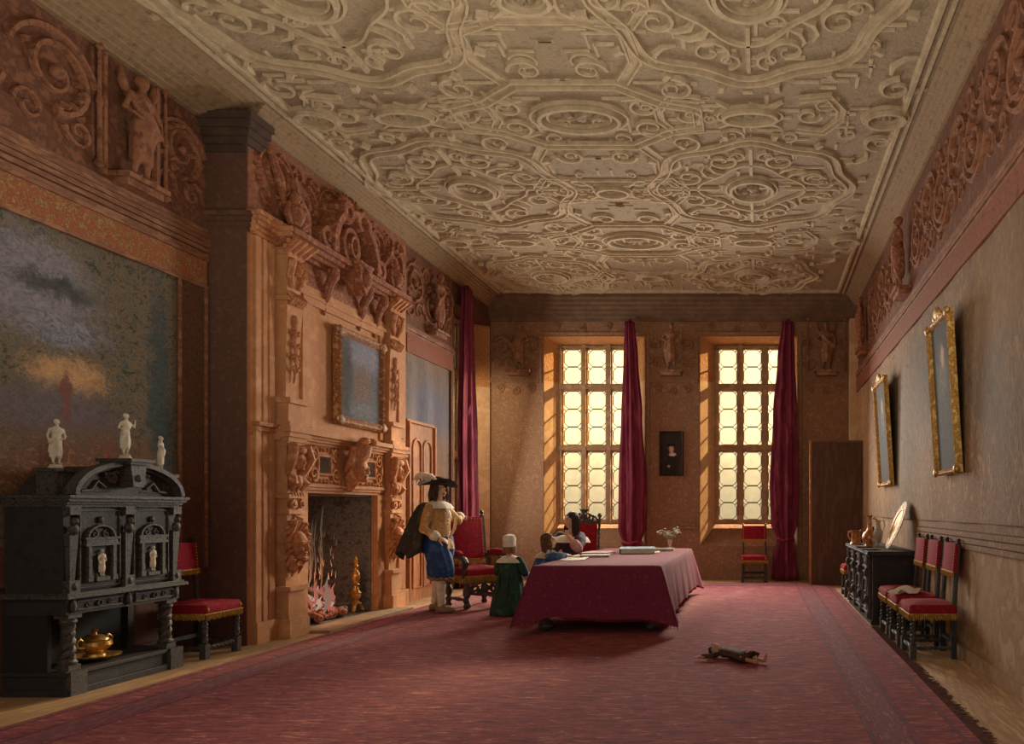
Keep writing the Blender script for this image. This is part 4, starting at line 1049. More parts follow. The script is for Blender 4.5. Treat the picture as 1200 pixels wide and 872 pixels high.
def red_chair(label, loc, rz, group):
    r = thing('velvet_chair', label, 'chair', loc, rz, group)
    sw, sd = .5, .44; hy = sw / 2 - .035; xf, xb = sd / 2 - .035, -sd / 2 + .03
    for s in (-1, 1):
        b = MB(); y = s * hy
        b.box((xf, y, .07), (.055, .055, .14)); b.lathe([(.02, 0), (.03, .008), (.03, .02)], (xf, y, 0), 8); b.twist((xf, y, .14), (xf, y, .36), .028, 3.2, 2); b.box((xf, y, .385), (.055, .055, .07))
        b.build('leg', m_ebony2, r)
        b = MB(); b.box((xb, y, .21), (.05, .05, .42)); b.build('leg', m_ebony, r, smooth=False)
        b = MB(); b.tube([(xb, y, .42), (xb - .02, y, .7), (xb - .05, y, 1.06)], .024, 6); b.lathe([(.02, 0), (.03, .012), (.014, .024), (.024, .042), (0, .06)], (xb - .05, y, 1.055), 10)
        b.build('back_post', m_ebony2, r)
        b = MB(); b.twist((xb, y, .1), (xf, y, .1), .02, 4, 2); b.build('stretcher', m_ebony2, r)
    b = MB(); b.twist((xf, -hy, .1), (xf, hy, .1), .022, 4, 2); b.build('stretcher', m_ebony2, r)
    b = MB(); b.box((xb, 0, .16), (.03, 2 * hy, .035)); b.build('stretcher', m_ebony, r, smooth=False)
    b = MB(); b.bx(xb, xf + .02, -hy, hy, .36, .42); b.build('seat_frame', m_ebony, r, smooth=False)
    b = MB(); rbox(b, -sd / 2, sd / 2, -sw / 2, sw / 2, .4, .5, .025); st = b.build('seat', m_red, r)
    b = MB(); q, w = sd / 2, sw / 2; fringe(b, [(-q, -w), (q, -w), (q, w), (-q, w)], .415, .055); b.build('seat_fringe', m_gold, st)
    b = MB()
    for x, y in ((q + .003, -w + .03), (q + .003, w - .03)): b = MB(); b.ell((x, y, .455), (.008, .014, .018), seg=8, rings=6); b.build('tassel_stud', m_gold, st)
    b = MB(); k = MB()
    T = Matrix.Translation((xb - .03, 0, .92)) @ Matrix.Rotation(-.085, 4, 'Y')
    b.T = T; rbox(b, -.025, .025, -w + .012, w - .012, -.13, .14, .004); bk = b.build('backrest', m_red, r)
    for s in (-1, 1):
        k = MB(T)
        for i in range(9): k.ell((.027, s * (w - .045), -.11 + .029 * i), (.005, .009, .009), seg=7, rings=5)
        k.build('nail_heads', m_gold, bk)
    k = MB(); k.T = T; fringe(k, [(.02, -w + .02), (.02, w - .02)], -.125, .05, out=.006); k.build('back_fringe', m_gold, bk)
    return r
GR = 'red velvet side chairs along the walls'
c0 = red_chair('red velvet chair with gold fringe standing beside the black cabinet', (-5.29, 7.28, 0), .0, GR)
def rch(loc, rz, lab): return dup(c0, loc, rz, lab, GR)
rch((1.6, 7.3, 0), PI, 'red velvet chair by the right wall, nearest of the row of three')
rch((1.6, 7.98, 0), PI, 'red velvet chair by the right wall with the white cloth on its seat')
rch((1.6, 8.62, 0), PI, 'red velvet chair next to the end of the black chest')
rch((1.55, 12.3, 0), PI, 'red velvet chair mostly hidden behind the far end of the black chest')
rch((-.1, 14.62, 0), -PI / 2, 'red velvet chair under the right back window beside the curtain')
# white handkerchief lying on the second seat
k = MB(); rh = random.Random(2)
def hk(a, c):
    x = (a - .5) * .36; y = (c - .5) * .2
    z = .03 * math.sin(a * 9 + c * 3) * math.cos(c * 8) + .05 * math.exp(-((a - .55) ** 2 + (c - .5) ** 2) * 14)
    return (x + .04 * math.sin(c * 7), y + .03 * math.sin(a * 8), .022 + max(z, -.008))
k.grid(hk, 26, 16); o = k.build('handkerchief', m_white, ang=0); o.location = (1.5, 7.9, .512); o.rotation_euler = (0, 0, .5)
s_ = o.modifiers.new('s', 'SOLIDIFY'); s_.thickness = .004
tag(o, 'crumpled white handkerchief on a red chair seat by the right wall', 'handkerchief')

# ------------------------------------------------------------------ armchair
ac = thing('armchair', 'large crimson velvet armchair with carved frame, the standing man rests a hand on it', 'armchair', (-4.02, 10.88, .018), -.72)
b = MB(); rbox(b, -.28, .3, -.3, .3, .42, .54, .03); st = b.build('seat', m_red, ac)
b = MB(); fringe(b, [(-.28, -.3), (.3, -.3), (.3, .3), (-.28, .3)], .44, .1, .018); b.build('seat_fringe', m_gold, st)
b = MB(); b.bx(-.26, .28, -.28, .28, .36, .43); b.build('seat_frame', m_ebony2, ac, smooth=False)
Tb = Matrix.Translation((-.3, 0, .92)) @ Matrix.Rotation(-.14, 4, 'Y')
b = MB(Tb); rbox(b, -.04, .04, -.27, .27, -.3, .33, .006); bk = b.build('backrest', m_red, ac)
b = MB(Tb); fringe(b, [(.035, -.26), (.035, .26)], -.28, .08, .016, .01); b.build('back_fringe', m_gold, bk)
b = MB(Tb)
for i in range(13):
    for s in (-1, 1): b.ell((.043, s * .25, -.27 + .045 * i), (.005, .009, .009), seg=7, rings=5)
for i in range(11): b.ell((.043, -.24 + .048 * i, .3), (.005, .009, .009), seg=7, rings=5)
b.build('nail_heads', m_gold, bk)
for s in (-1, 1):
    b = MB(Tb); b.box((0, s * .285, -.05), (.05, .04, .8)); b.lathe([(.02, .34), (.035, .355), (.016, .375), (.032, .4), (.02, .43), (0, .45)], (0, s * .285, 0), 10); b.build('back_post', m_ebony2, ac)
    b = MB(); b.tube([(-.28, s * .3, .7), (-.05, s * .33, .72), (.2, s * .33, .7), (.3, s * .33, .68), (.35, s * .33, .63), (.33, s * .33, .58), (.28, s * .33, .6)], [.03, .032, .034, .04, .042, .035, .02], 8); am = b.build('arm', m_ebony2, ac)
    b = MB(); b.tube([(-.22, s * .32, .745), (-.05, s * .33, .76), (.15, s * .33, .75), (.24, s * .33, .735)], [.03, .045, .045, .03], 10); b.build('arm_pad', m_red, am)
    b = MB(); b.lathe([(.03, .42), (.022, .46), (.035, .52), (.02, .58), (.03, .66)], (.25, s * .31, 0), 10); b.build('arm_post', m_ebony2, ac)
    for x in (.25, -.25):
        b = MB(); b.lathe([(.035, 0), (.045, .03), (.03, .07), (.05, .1), (.028, .14), (.05, .2), (.05, .25), (.025, .3), (.045, .34), (.04, .4)], (x, s * .27, 0), 12)
        if x > 0: b.ell((.28, s * .27, .2), (.035, .045, .06)); b.ell((.3, s * .27, .05), (.05, .04, .04))
        b.build('leg', m_ebony2, ac)
    b = MB(); b.lathe([(.02, -.25), (.03, -.2), (.018, -.15), (.03, 0), (.018, .15), (.03, .2), (.02, .25)], (0, s * .27, .12), 8, Matrix.Rotation(PI / 2, 3, 'Y')); b.build('stretcher', m_ebony2, ac)
b = MB(); mq = lambda u, v, h: (.25 + h, u, v)
for s in (-1, 1):
    b.rib(spiral(s * .14, .26, .08, .015, 0, s * 1.4, 18), .02, .04, mq); b.rib([(s * .25, .3), (s * .2, .2), (s * .08, .18), (0, .22)], .022, .035, mq)
b.ell((.27, 0, .27), (.03, .06, .06)); b.bx(.24, .27, -.25, .25, .33, .37)
b.build('carved_front_rail', m_ebony2, ac)

# ------------------------------------------------------------------ the woman's chair
wc_ = thing('carved_chair', 'dark carved high chair with red back behind the seated woman', 'chair', (-2.83, 11.95, .018), -PI / 2 - .08)
b = MB(); rbox(b, -.24, .26, -.26, .26, .4, .48, .02); b.build('seat', m_red, wc_)
for s in (-1, 1):
    for x in (.22, -.22):
        b = MB(); b.lathe([(.03, 0), (.035, .05), (.02, .1), (.035, .2), (.02, .3), (.035, .4)], (x, s * .23, 0), 10); b.build('leg', m_ebony2, wc_)
    b = MB(); b.twist((-.24, s * .25, .42), (-.34, s * .25, 1.2), .026, 6, 2, 40); b.lathe([(.03, 0), (.035, .02), (.018, .035), (.04, .07), (.03, .1), (0, .12)], (-.345, s * .25, 1.19), 10); b.build('back_post', M('carved_back_post', [(92, 74, 52), (64, 54, 44), (130, 106, 72)], 18, .6), wc_)
b = MB(Matrix.Translation((-.3, 0, .93)) @ Matrix.Rotation(-.13, 4, 'Y')); rbox(b, -.025, .025, -.22, .22, -.3, .2, .004); b.build('backrest', m_red, wc_)
b = MB(Matrix.Translation((-.325, 0, 1.15)) @ Matrix.Rotation(-.13, 4, 'Y')); mq = lambda u, v, h: (h - .02, u, v)
b.bx(-.02, .02, -.24, .24, -.02, .03)
for s in (-1, 1): b.rib(spiral(s * .1, .08, .06, .012, PI, s * 1.3, 16), .018, .04, mq); b.rib([(s * .23, .03), (s * .17, .1), (s * .06, .15)], .02, .04, mq)
b.tube([(0, 0, .03), (.02, 0, .12), (0, 0, .22)], [.03, .05, .012], 8)
for i in range(5): b.tube([(0, 0, .12), (.01, -.05 + .025 * i, .2), (0, -.08 + .04 * i, .23)], [.015, .018, .006], 6)
b.build('carved_cresting', m_ebony2, wc_)

# ------------------------------------------------------------------ table
TX0, TX1, TY0, TY1, TZ = -2.5, -1.1, 8.5, 12.3, .72
tb = thing('table', 'long table on black bulbous feet under the wine red cloth', 'table', ((TX0 + TX1) / 2, (TY0 + TY1) / 2, .019))
hx, hy = (TX1 - TX0) / 2, (TY1 - TY0) / 2
MB().box((0, 0, TZ - .03), (2 * hx - .03, 2 * hy - .03, .05)).build('tabletop', m_ebony, tb, smooth=False)
for sx in (-1, 1):
    for sy in (-1, 1):
        MB().lathe([(.03, 0), (.06, .015), (.085, .05), (.08, .09), (.05, .12), (.04, .14), (.06, .16), (.045, .2), (.1, .3), (.12, .38), (.1, .46), (.05, .54), (.06, .6), (.06, .66)], (sx * (hx - .1), sy * (hy - .12), 0), 16).build('leg', m_ebony2, tb)
MB().box((0, 0, .12), (.1, 2 * hy - .4, .05)).build('stretcher', m_ebony, tb, smooth=False)
# cloth
N = 260; k = MB()
def perim(n):
    L = 2 * (2 * hx + 2 * hy); out = []
    cs = [(-hx, -hy), (hx, -hy), (hx, hy), (-hx, hy)]; nm = [(0, -1), (1, 0), (0, 1), (-1, 0)]
    tot = 0
    for e_ in range(4):
        a, c = cs[e_], cs[(e_ + 1) % 4]; l = math.hypot(c[0] - a[0], c[1] - a[1]); m = int(n * l / L)
        for i in range(m):
            t = i / m; d0 = t * l; d1 = (1 - t) * l
            pw, nw = nm[(e_ - 1) % 4], nm[(e_ + 1) % 4]
            k0 = max(0, 1 - d0 / .26); k1 = max(0, 1 - d1 / .26)
            nx = nm[e_][0] + pw[0] * k0 + nw[0] * k1; ny = nm[e_][1] + pw[1] * k0 + nw[1] * k1
            out.append((a[0] + (c[0] - a[0]) * t, a[1] + (c[1] - a[1]) * t, nx, ny, max(k0, k1), tot + d0, e_))
        tot += l
    return out
PR = perim(N)
def cring(t, z):
    r = []
    for x, y, nx, ny, kc, s, e_ in PR:
        drop = t; A = .02 + .03 * kc
        fold = (math.sin(s * 9.5) + .6 * math.sin(s * 17 + 1)) * .5
        if e_ == 0: fold *= .35
        off = .02 + drop * (.075 + .1 * kc + A * 1.2 * fold) + .004
        zz = z - (.09 * kc * kc * t)
        r.append((x + nx * off, y + ny * off, max(zz + .012 * math.sin(s * 5) * t, .02)))
    return r
ztop = TZ + .004
inner = [[(x * f, y * f, ztop + .012) for x, y, *_ in PR] for f in (.001, .5, .9)]
rings = inner + [[(x * 1.0, y * 1.0, ztop + .011) for x, y, *_ in PR], [(x + nx * .014, y + ny * .014, ztop + .001) for x, y, nx, ny, *_ in PR]]
for i in range(1, 13):
    t = i / 12; rings.append(cring(t, ztop - .02 - t * .535))
k.loft(rings, caps=False)
clo = k.build('tablecloth', m_cloth, ang=0)
clo.location = tb.location
tag(clo, 'wine red cloth draped over the long table with flared corners', 'tablecloth')
kk = MB(); last = rings[-1]
for i in range(0, len(last)):
    x, y, z = last[i]; x2, y2, z2 = last[(i + 1) % len(last)]
    for q in (0, .33, .66):
        px_, py_, pz_ = x + (x2 - x) * q, y + (y2 - y) * q, z + (z2 - z) * q
        kk.tube([(px_, py_, pz_ + .004), (px_, py_, max(pz_ - .03, .004))], [.004, .003], 4)
kk.build('hem_fringe', M('crimson_fringe', [(150, 40, 56), (120, 30, 46)], 30, .9), clo)
tab = lambda x, y: (x, y, TZ + .036)
# ------------------------------------------------------------------ things on the table
def folio(name, lab, cat, x, y, w, d, h, rz, m_c, m_p=None):
    r = thing(name, lab, cat, tab(x, y), rz)
    b = MB(); b.box((0, 0, .004), (w, d, .006)); b.box((0, 0, h - .003), (w, d, .006)); b.box((-w / 2 + .004, 0, h / 2), (.008, d, h)); b.build('cover', m_c, r, smooth=False, bev=.002)
    b = MB(); b.box((.004, 0, h / 2), (w - .03, d - .02, h - .012)); b.build('pages', m_p or m_white, r, smooth=False)
    return r
def sheet(name, lab, x, y, w, d, rz, m, z=0.0, curl=.012):
    k = MB(); k.grid(lambda a, c: ((a - .5) * w, (c - .5) * d, .002 + curl * (abs(a - .5) * 2) ** 2 * (.4 + .6 * c)), 14, 8)
    o = k.build(name, m, ang=0); p = tab(x, y); o.location = (p[0], p[1], p[2] + z); o.rotation_euler = (0, 0, rz)
    s_ = o.modifiers.new('s', 'SOLIDIFY'); s_.thickness = .003; s_.offset = 1
    return tag(o, lab, 'paper')
m_teal = M('teal_boards', [(64, 106, 112), (50, 86, 94)], 8, .7); m_orange = M('orange_boards', [(186, 110, 56), (150, 84, 46)], 8, .7); m_buff = M('buff_paper', [(206, 188, 152), (188, 168, 130)], 8, .8)
m_dkbook = M('dark_book', [(74, 66, 54), (92, 82, 64)], 10, .7); m_olive = M('olive_boards', [(120, 106, 70), (96, 84, 58)], 8, .7)
folio('portfolio', 'thick teal bound portfolio lying on the table right of the woman', 'book', -1.76, 11.1, .5, .7, .07, .15, m_teal)
folio('book', 'orange bound flat book on the table between the papers and the teal portfolio', 'book', -2.24, 10.66, .36, .5, .035, -.1, m_orange)
folio('book', 'olive flat book lying in front of the orange one on the table', 'book', -2.16, 10.15, .36, .34, .025, .12, m_olive)
sheet('paper_sheet', 'large white sheet on the left edge of the table before the woman', -2.32, 9.62, .3, .5, .1, m_white, .0)
sheet('paper_sheet', 'buff sheet lying left of the orange book on the table', -2.42, 10.3, .14, .4, -.1, m_buff)
folio('book', 'thin dark book beside the flower vase on the table', 'book', -1.5, 11.62, .42, .36, .035, .1, m_dkbook)
sheet('paper_sheet', 'small white sheet in front of the dark book near the vase', -1.56, 11.15, .22, .28, .2, m_white, .0)
# vase and flowers
vs = thing('vase', 'small white vase with flowers at the far right corner of the table', 'vase', tab(-1.4, 12.0))
MB().lathe([(.04, 0), (.045, .006), (.02, .02), (.016, .05), (.03, .09), (.036, .13), (.032, .15), (.028, .15), (.03, .12), (.02, .06), (0, .055)], n=18).build('vase_body', m_ivory, vs)
m_leaf = M('pale_leaf', [(96, 112, 78), (126, 136, 98)], 12, .7); m_petal = M('white_petal', [(228, 224, 196), (206, 206, 170)], 20, .7)
rv = random.Random(8)
GF = 'white flowering sprigs in the vase'
for i in range(7):
    a = 2 * PI * i / 7; ln = .15 + .06 * rv.random(); tip = Vector((math.cos(a) * ln * .75, math.sin(a) * ln * .75, .1 + .1 * rv.random() + (.06 if i % 2 else 0)))
    sp = thing('flower_sprig', 'white flowering sprig in the small vase on the red table', 'flower', (-1.4 + .008 * math.cos(a), 12.0 + .008 * math.sin(a), TZ + .08), 0, GF)
    b = MB(); b.tube([(0, 0, 0), (tip.x * .2, tip.y * .2, .09), (tip.x, tip.y, tip.z + .06)], [.003, .003, .002], 5)
    for q in range(5):
        t = .4 + .12 * q; p = Vector((tip.x * t, tip.y * t, .08 + (tip.z - .02) * t)); an = rv.uniform(0, 6.28)
        b.ell(p + Vector((math.cos(an) * .02, math.sin(an) * .02, 0)), (.022, .009, .006), rotz(an), 6, 4)
    b.build('stem', m_leaf, sp)
    b = MB()
    for q in range(7):
        p = Vector((tip.x, tip.y, tip.z + .06)) + Vector((rv.uniform(-.045, .045), rv.uniform(-.045, .045), rv.uniform(-.05, .03)))
        for w in range(5): an = w * 1.257; b.ell(p + Vector((math.cos(an) * .009, math.sin(an) * .009, 0)), (.009, .006, .004), rotz(an), 6, 4)
    b.build('blossoms', m_petal, sp)

# ------------------------------------------------------------------ carpet
def carpet_mat():
    m, t, bs, o = nt('turkey_carpet')
    v = coords(t, (1, 1, 1)); vs = coords(t, (2.2, 11, 1))
    n = noise_tex(t, vs, 2.4, 8, .8, 1.0)
    c = ramp(t, n.outputs[0], [(76, 52, 66), (116, 56, 62), (142, 70, 72), (122, 60, 66), (188, 120, 100)], .4, .6)
    n2 = noise_tex(t, vs, 1.3, 4, .7, .6)
    r2 = t.nodes.new('ShaderNodeMapRange'); r2.inputs[1].default_value = .55; r2.inputs[2].default_value = .7; t.links.new(n2.outputs[0], r2.inputs[0])
    mu = t.nodes.new('ShaderNodeMath'); mu.operation = 'MULTIPLY'; mu.inputs[1].default_value = .45; t.links.new(r2.outputs[0], mu.inputs[0])
    c = mix(t, mu.outputs[0], c, col((94, 70, 90)))
    t.links.new(c, bs.inputs['Base Color']); bs.inputs['Roughness'].default_value = .95; bs.inputs['Specular IOR Level'].default_value = .1
    bump(t, bs, n.outputs[0], .6, .01)
    return m
m_carpet = carpet_mat()
CX0, CX1, CY0, CY1 = -4.75, 1.3, 2.0, 14.3
cpt = thing('carpet', 'large wine red patterned carpet covering the floor', 'carpet', (0, 0, 0))
MB().bx(CX0, CX1, CY0, CY1, 0.002, .014).build('pile', m_carpet, cpt, smooth=False)
mbd = M('carpet_border', [(118, 62, 68), (98, 52, 62), (140, 78, 78)], 5, .95, .3, 30, stretch=(6, 1.5, 1)); mln = M('carpet_line', [(86, 44, 56), (110, 56, 66)], 8, .95)
b = MB()
for x0, x1 in ((.72, .9), (CX0 + .35, CX0 + .55)): b.bx(x0, x1, CY0, CY1 - .4, .014, .0165)
b.bx(CX0 + .35, .9, CY1 - .6, CY1 - .4, .014, .0165)
b.build('border_band', mbd, cpt, smooth=False)
b = MB()
for x in (.66, .92, 1.2, CX0 + .06, CX0 + .3, CX0 + .58): b.bx(x, x + .028, CY0, CY1 - .04, .014, .018)
b.build('border_line', mln, cpt, smooth=False)
rg = random.Random(6); b = MB()
for i in range(900):
    y = CY0 + (CY1 - CY0) * (i / 900) ** 1.0; L = rg.uniform(.06, .13)
    if y > 9: continue
    b.tube([(CX1, y, .01), (CX1 + L * .6, y + rg.uniform(-.02, .01), .008), (CX1 + L, y + rg.uniform(-.05, .02), .006)], [.006, .005, .003], 4)
b.build('edge_fringe', M('dark_fringe', [(84, 62, 62), (110, 78, 70)], 20, .95), cpt)

# ------------------------------------------------------------------ chest on the right with its things
ch = thing('carved_chest', 'long carved black chest carrying jugs and a gold dish by the right wall', 'chest', (1.33, 10.25, 0))
L2 = 1.1; dp = .54; HZ = .88     # local x: 0 front (facing -X) .. dp
b = MB(); b.bx(.02, dp, -L2, L2, .05, HZ - .06); b.bx(.0, dp, -L2 - .02, L2 + .02, 0, .06); b.build('case', m_ebony, ch, smooth=False)
b = MB(); b.bx(-.05, dp, -L2 - .06, L2 + .06, HZ - .03, HZ); b.bx(-.03, dp, -L2 - .04, L2 + .04, HZ - .06, HZ - .03)
b.build('top_board', m_ebony, ch, smooth=False, bev=.004)
b = MB()
for i in range(44): b.ell((-.045, -L2 + 2 * L2 * i / 43, HZ - .035), (.014, .02, .014), seg=7, rings=5)
b.build('gadroon_edge', m_ebony2, ch)
b = MB()
for i in range(13): b.ell((dp * i / 13 + .02, -L2 - .055, HZ - .035), (.02, .014, .014), seg=7, rings=5)
b.build('gadroon_edge', m_ebony2, ch)
mx_ = lambda u, v, h: (.02 - h, u, v)
for yy in (-.98, -.33, .33, .98):
    b = MB(); b.lathe([(.04, .06), (.045, .12), (.025, .16), (.05, .26), (.04, .34), (.025, .4), (.04, .46), (.05, .58), (.03, .66), (.05, .72), (.05, HZ - .06)], (-.0, yy, 0), 12); b.ell((-.04, yy, .62), (.03, .035, .06)); b.ell((-.045, yy, .3), (.03, .04, .05)); b.build('carved_post', m_ebony2, ch)
for yy in (-.655, 0, .655):
    b = MB(); b.bx(0, .02, yy - .27, yy + .27, .1, .62); dr = b.build('door', m_ebony, ch, smooth=False)
    b = MB(); mz = lambda u, v, h: (-h, u, v)
    b.rib([(yy - .25, .12), (yy + .25, .12), (yy + .25, .6), (yy - .25, .6)], .012, .02, mz, True); b.rib([(yy - .17, .17), (yy - .17, .42)] + arc(yy, .42, .17, PI, 0, 10, .11) + [(yy + .17, .17)], .014, .025, mz, True)
    b.rib(spiral(yy, .3, .08, .01, 0, 1.6, 20), .012, .02, mz); b.build('door_carving', m_ebony2, dr)
    b = MB(); b.bx(0, .02, yy - .27, yy + .27, .65, .8); b.rib([(yy - .24, .67), (yy + .24, .67), (yy + .24, .78), (yy - .24, .78)], .01, .018, mz, True); b.ell((-.01, yy, .725), (.015, .03, .025), seg=8, rings=6); b.build('drawer', m_ebony2, ch, smooth=False)
b = MB(); my = lambda u, v, h: (u, -L2 - h, v)
b.rib([(.08, .12), (dp - .06, .12), (dp - .06, .5), (.08, .5)], .012, .015, my, True); b.rib([(.08, .56), (dp - .06, .56), (dp - .06, .78), (.08, .78)], .012, .015, my, True)
for i in range(3): b.rib(spiral(.17 + .14 * i, .67, .06, .01, 0, 1.3, 14), .01, .014, my)
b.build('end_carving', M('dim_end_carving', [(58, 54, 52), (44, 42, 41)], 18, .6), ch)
def on(x, y): return (x, y, HZ)
tk = thing('tankard', 'squat copper tankard with handle at the far end of the chest', 'jug', on(1.38, 11.0), 2.4)
MB().lathe([(.085, 0), (.09, .012), (.07, .03), (.065, .16), (.075, .19), (.082, .2), (.07, .2), (.058, .17), (.058, .03), (0, .025)], n=20).build('body', m_copper, tk)
MB().tube([(.065, 0, .17), (.12, 0, .18), (.135, 0, .12), (.1, 0, .06), (.066, 0, .05)], [.011, .012, .012, .011, .01], 8).build('handle', m_copper, tk)
MB().tube([(-.06, 0, .17), (-.095, 0, .2), (-.105, 0, .215)], [.02, .016, .01], 8).build('spout', m_copper, tk)
bt = thing('flagon', 'tall necked copper flagon standing on the chest', 'flagon', on(1.5, 10.45))
MB().lathe([(.07, 0), (.075, .012), (.05, .03), (.1, .08), (.11, .12), (.09, .17), (.045, .21), (.03, .26), (.028, .38), (.04, .41), (.045, .42), (.03, .42), (.02, .38), (.02, .25), (0, .2)], n=20).build('body', m_copper, bt)
MB().tube([(.035, 0, .38), (.1, 0, .36), (.13, 0, .26), (.1, 0, .15)], [.01, .011, .011, .01], 8).build('handle', m_copper, bt)
def clear_glass():
    m, t, bs, o = nt('clear_glass')
    bs.inputs['Base Color'].default_value = col((168, 158, 138)); bs.inputs['Roughness'].default_value = .12; bs.inputs['Alpha'].default_value = .5
    return m
m_cg = clear_glass()
gj = thing('glass_ewer', 'clear glass ewer with looped handle beside the copper flagon on the chest', 'jug', on(1.56, 10.1), .6)
MB().lathe([(.05, 0), (.055, .01), (.015, .04), (.015, .07), (.06, .12), (.07, .18), (.04, .26), (.03, .32), (.045, .36), (.04, .36), (.022, .31), (.03, .25), (.055, .18), (.05, .13), (0, .1)], n=18).build('body', m_cg, gj)
MB().tube([(.04, 0, .34), (.1, 0, .36), (.12, 0, .28), (.07, 0, .18)], [.008, .009, .009, .008], 8).build('handle', m_cg, gj)
gg = thing('goblet', 'small glass goblet in front of the gold dish on the chest', 'goblet', on(1.46, 9.72))
MB().lathe([(.04, 0), (.042, .006), (.008, .02), (.008, .06), (.03, .08), (.035, .13), (.032, .14), (.027, .09), (0, .075)], n=16).build('body', m_cg, gg)
cu = thing('cup', 'small dark copper cup between the flagon and the goblet on the chest', 'cup', on(1.44, 10.12))
MB().lathe([(.035, 0), (.04, .01), (.045, .1), (.05, .11), (.042, .11), (.036, .02), (0, .016)], n=16).build('body', m_copper, cu); MB().tube([(.045, 0, .09), (.08, 0, .08), (.075, 0, .04), (.042, 0, .03)], .007, 6).build('handle', m_copper, cu)
for x, y, lab in ((1.38, 10.4, 'flat pewter plate on the chest below the flagon'), (1.36, 9.72, 'flat pewter plate on the chest under the goblet')):
    pl = thing('pewter_plate', lab, 'plate', on(x, y - (.28 if y > 10 else .0)) if y > 10 else on(x - .0, y - .22))
    MB().lathe([(.06, 0), (.09, .003), (.14, .014), (.14, .018), (.088, .008), (0, .006)], n=24).build('body', M('pewter', [(150, 142, 128), (120, 112, 102)], 10, .35, metal=.5), pl)
chg = thing('charger', 'large round gold dish leaning against the right wall on the chest', 'dish', (1.6, 9.62, HZ + .004))
chg.rotation_euler = (0, math.radians(-68), 0)
k = MB(); k.lathe([(0, .0), (.16, .0), (.19, .02), (.3, .03), (.32, .04), (.3, .046), (.19, .034), (.155, .012), (0, .012)], (.32, 0, -.03), 40)
k.build('body', M('gold_dish', [(182, 128, 50), (152, 100, 36), (198, 150, 72)], 10, .55, .15, 40, metal=0), chg)
k = MB(); k.lathe([(.2, .034), (.205, .044), (.215, .044), (.22, .034)], (.32, 0, -.03), 40)
for i in range(20):
    a = 2 * PI * i / 20; k.ell((.32 + .26 * math.cos(a), .26 * math.sin(a), .01), (.026, .014, .008), rotz(a), 7, 5)
k.build('rim_ornament', m_brass, chg)

# ------------------------------------------------------------------ tall screen in the back corner
sc_ = thing('draught_screen', 'tall plain dark brown screen in the back right corner', 'screen', (1.4, 13.95, 0))
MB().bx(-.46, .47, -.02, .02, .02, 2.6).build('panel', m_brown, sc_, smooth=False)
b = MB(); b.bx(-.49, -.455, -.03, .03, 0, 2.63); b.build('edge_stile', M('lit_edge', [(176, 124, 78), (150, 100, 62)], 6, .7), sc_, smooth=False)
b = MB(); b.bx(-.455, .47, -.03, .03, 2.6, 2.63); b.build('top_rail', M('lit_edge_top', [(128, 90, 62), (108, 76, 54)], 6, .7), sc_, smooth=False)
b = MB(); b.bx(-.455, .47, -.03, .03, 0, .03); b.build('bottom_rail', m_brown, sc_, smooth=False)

# ------------------------------------------------------------------ curtains
def curtain(name, lab, cx, cy, prof, depth, folds, ax='x', z1=5.1, seed=1, tie=None):
    """prof: list of (z, centre offset, half width)"""
    rs = random.Random(seed); ph = [rs.uniform(0, 6.28) for _ in range(4)]
    r = thing(name, lab, 'curtain', (cx, cy, 0), 0, 'crimson window curtains')
    k = MB(); rings = []; n = 150
    zs = sorted(set([p[0] for p in prof] + [prof[0][0] + (prof[-1][0] - prof[0][0]) * i / 44 for i in range(45)]))
    def interp(z):
        for a, c in zip(prof[:-1], prof[1:]):
            if a[0] <= z <= c[0]:
                t = (z - a[0]) / (c[0] - a[0]); t = t * t * (3 - 2 * t); return a[1] + (c[1] - a[1]) * t, a[2] + (c[2] - a[2]) * t
        return prof[-1][1:]
    for z in zs:
        o_, hw = interp(z); ring = []
        for i in range(n):
            a = 2 * PI * i / n
            w = math.sin(folds * a + ph[0] + .5 * math.sin(z * 1.3)) + .5 * math.sin(folds * 1.9 * a + ph[1] + z * .6)
            rr = 1 + .13 * w
            p = (o_ + hw * rr * math.cos(a) * (1 if abs(math.cos(a)) < 2 else 1), (depth * (.5 + .5 * hw / .3)) * (1 + .3 * w) * math.sin(a))
            ring.append((p[0], p[1], z) if ax == 'x' else (p[1], p[0], z))
        rings.append(ring)
    k.loft(rings); k.build('drape', m_curtain, r, ang=0)
    if tie:
        o_, hw = interp(tie); k = MB()
        pts = [(o_ + (hw * 1.12) * math.cos(2 * PI * i / 24), depth * (.5 + .5 * hw / .3) * 1.25 * math.sin(2 * PI * i / 24)) for i in range(25)]
        k.tube([(p[0], p[1], tie + .02 * math.sin(i)) if ax == 'x' else (p[1], p[0], tie) for i, p in enumerate(pts)], .022, 8); k.build('tieback', M('tie_cord', [(150, 56, 70), (120, 36, 52)], 20, .8), r)
    k = MB()
    k.lathe([(.035, 0), (.05, .02), (.03, .05), (.0, .06)], (prof[-1][1] if ax == 'x' else 0, 0 if ax == 'x' else prof[-1][1], prof[-1][0]), 10); k.build('finial', m_curtain, r)
    return r
curtain('curtain', 'crimson curtain tied back beside the left back window, above the table vase', -2.45, 14.84, [(.02, .02, .28), (.45, .0, .2), (.75, -.02, .16), (1.0, -.02, .23), (1.9, 0, .24), (3.2, -.02, .19), (4.3, -.04, .13), (5.0, -.06, .09)], .1, 7, seed=2, tie=.74)
curtain('curtain', 'crimson curtain tied back beside the right back window, left of the brown screen', .5, 14.84, [(.02, 0, .24), (.45, -.02, .2), (.8, .0, .14), (1.1, -.02, .23), (1.9, -.02, .26), (3.2, 0, .21), (4.3, .02, .15), (5.0, .05, .1)], .1, 7, seed=5, tie=.8)
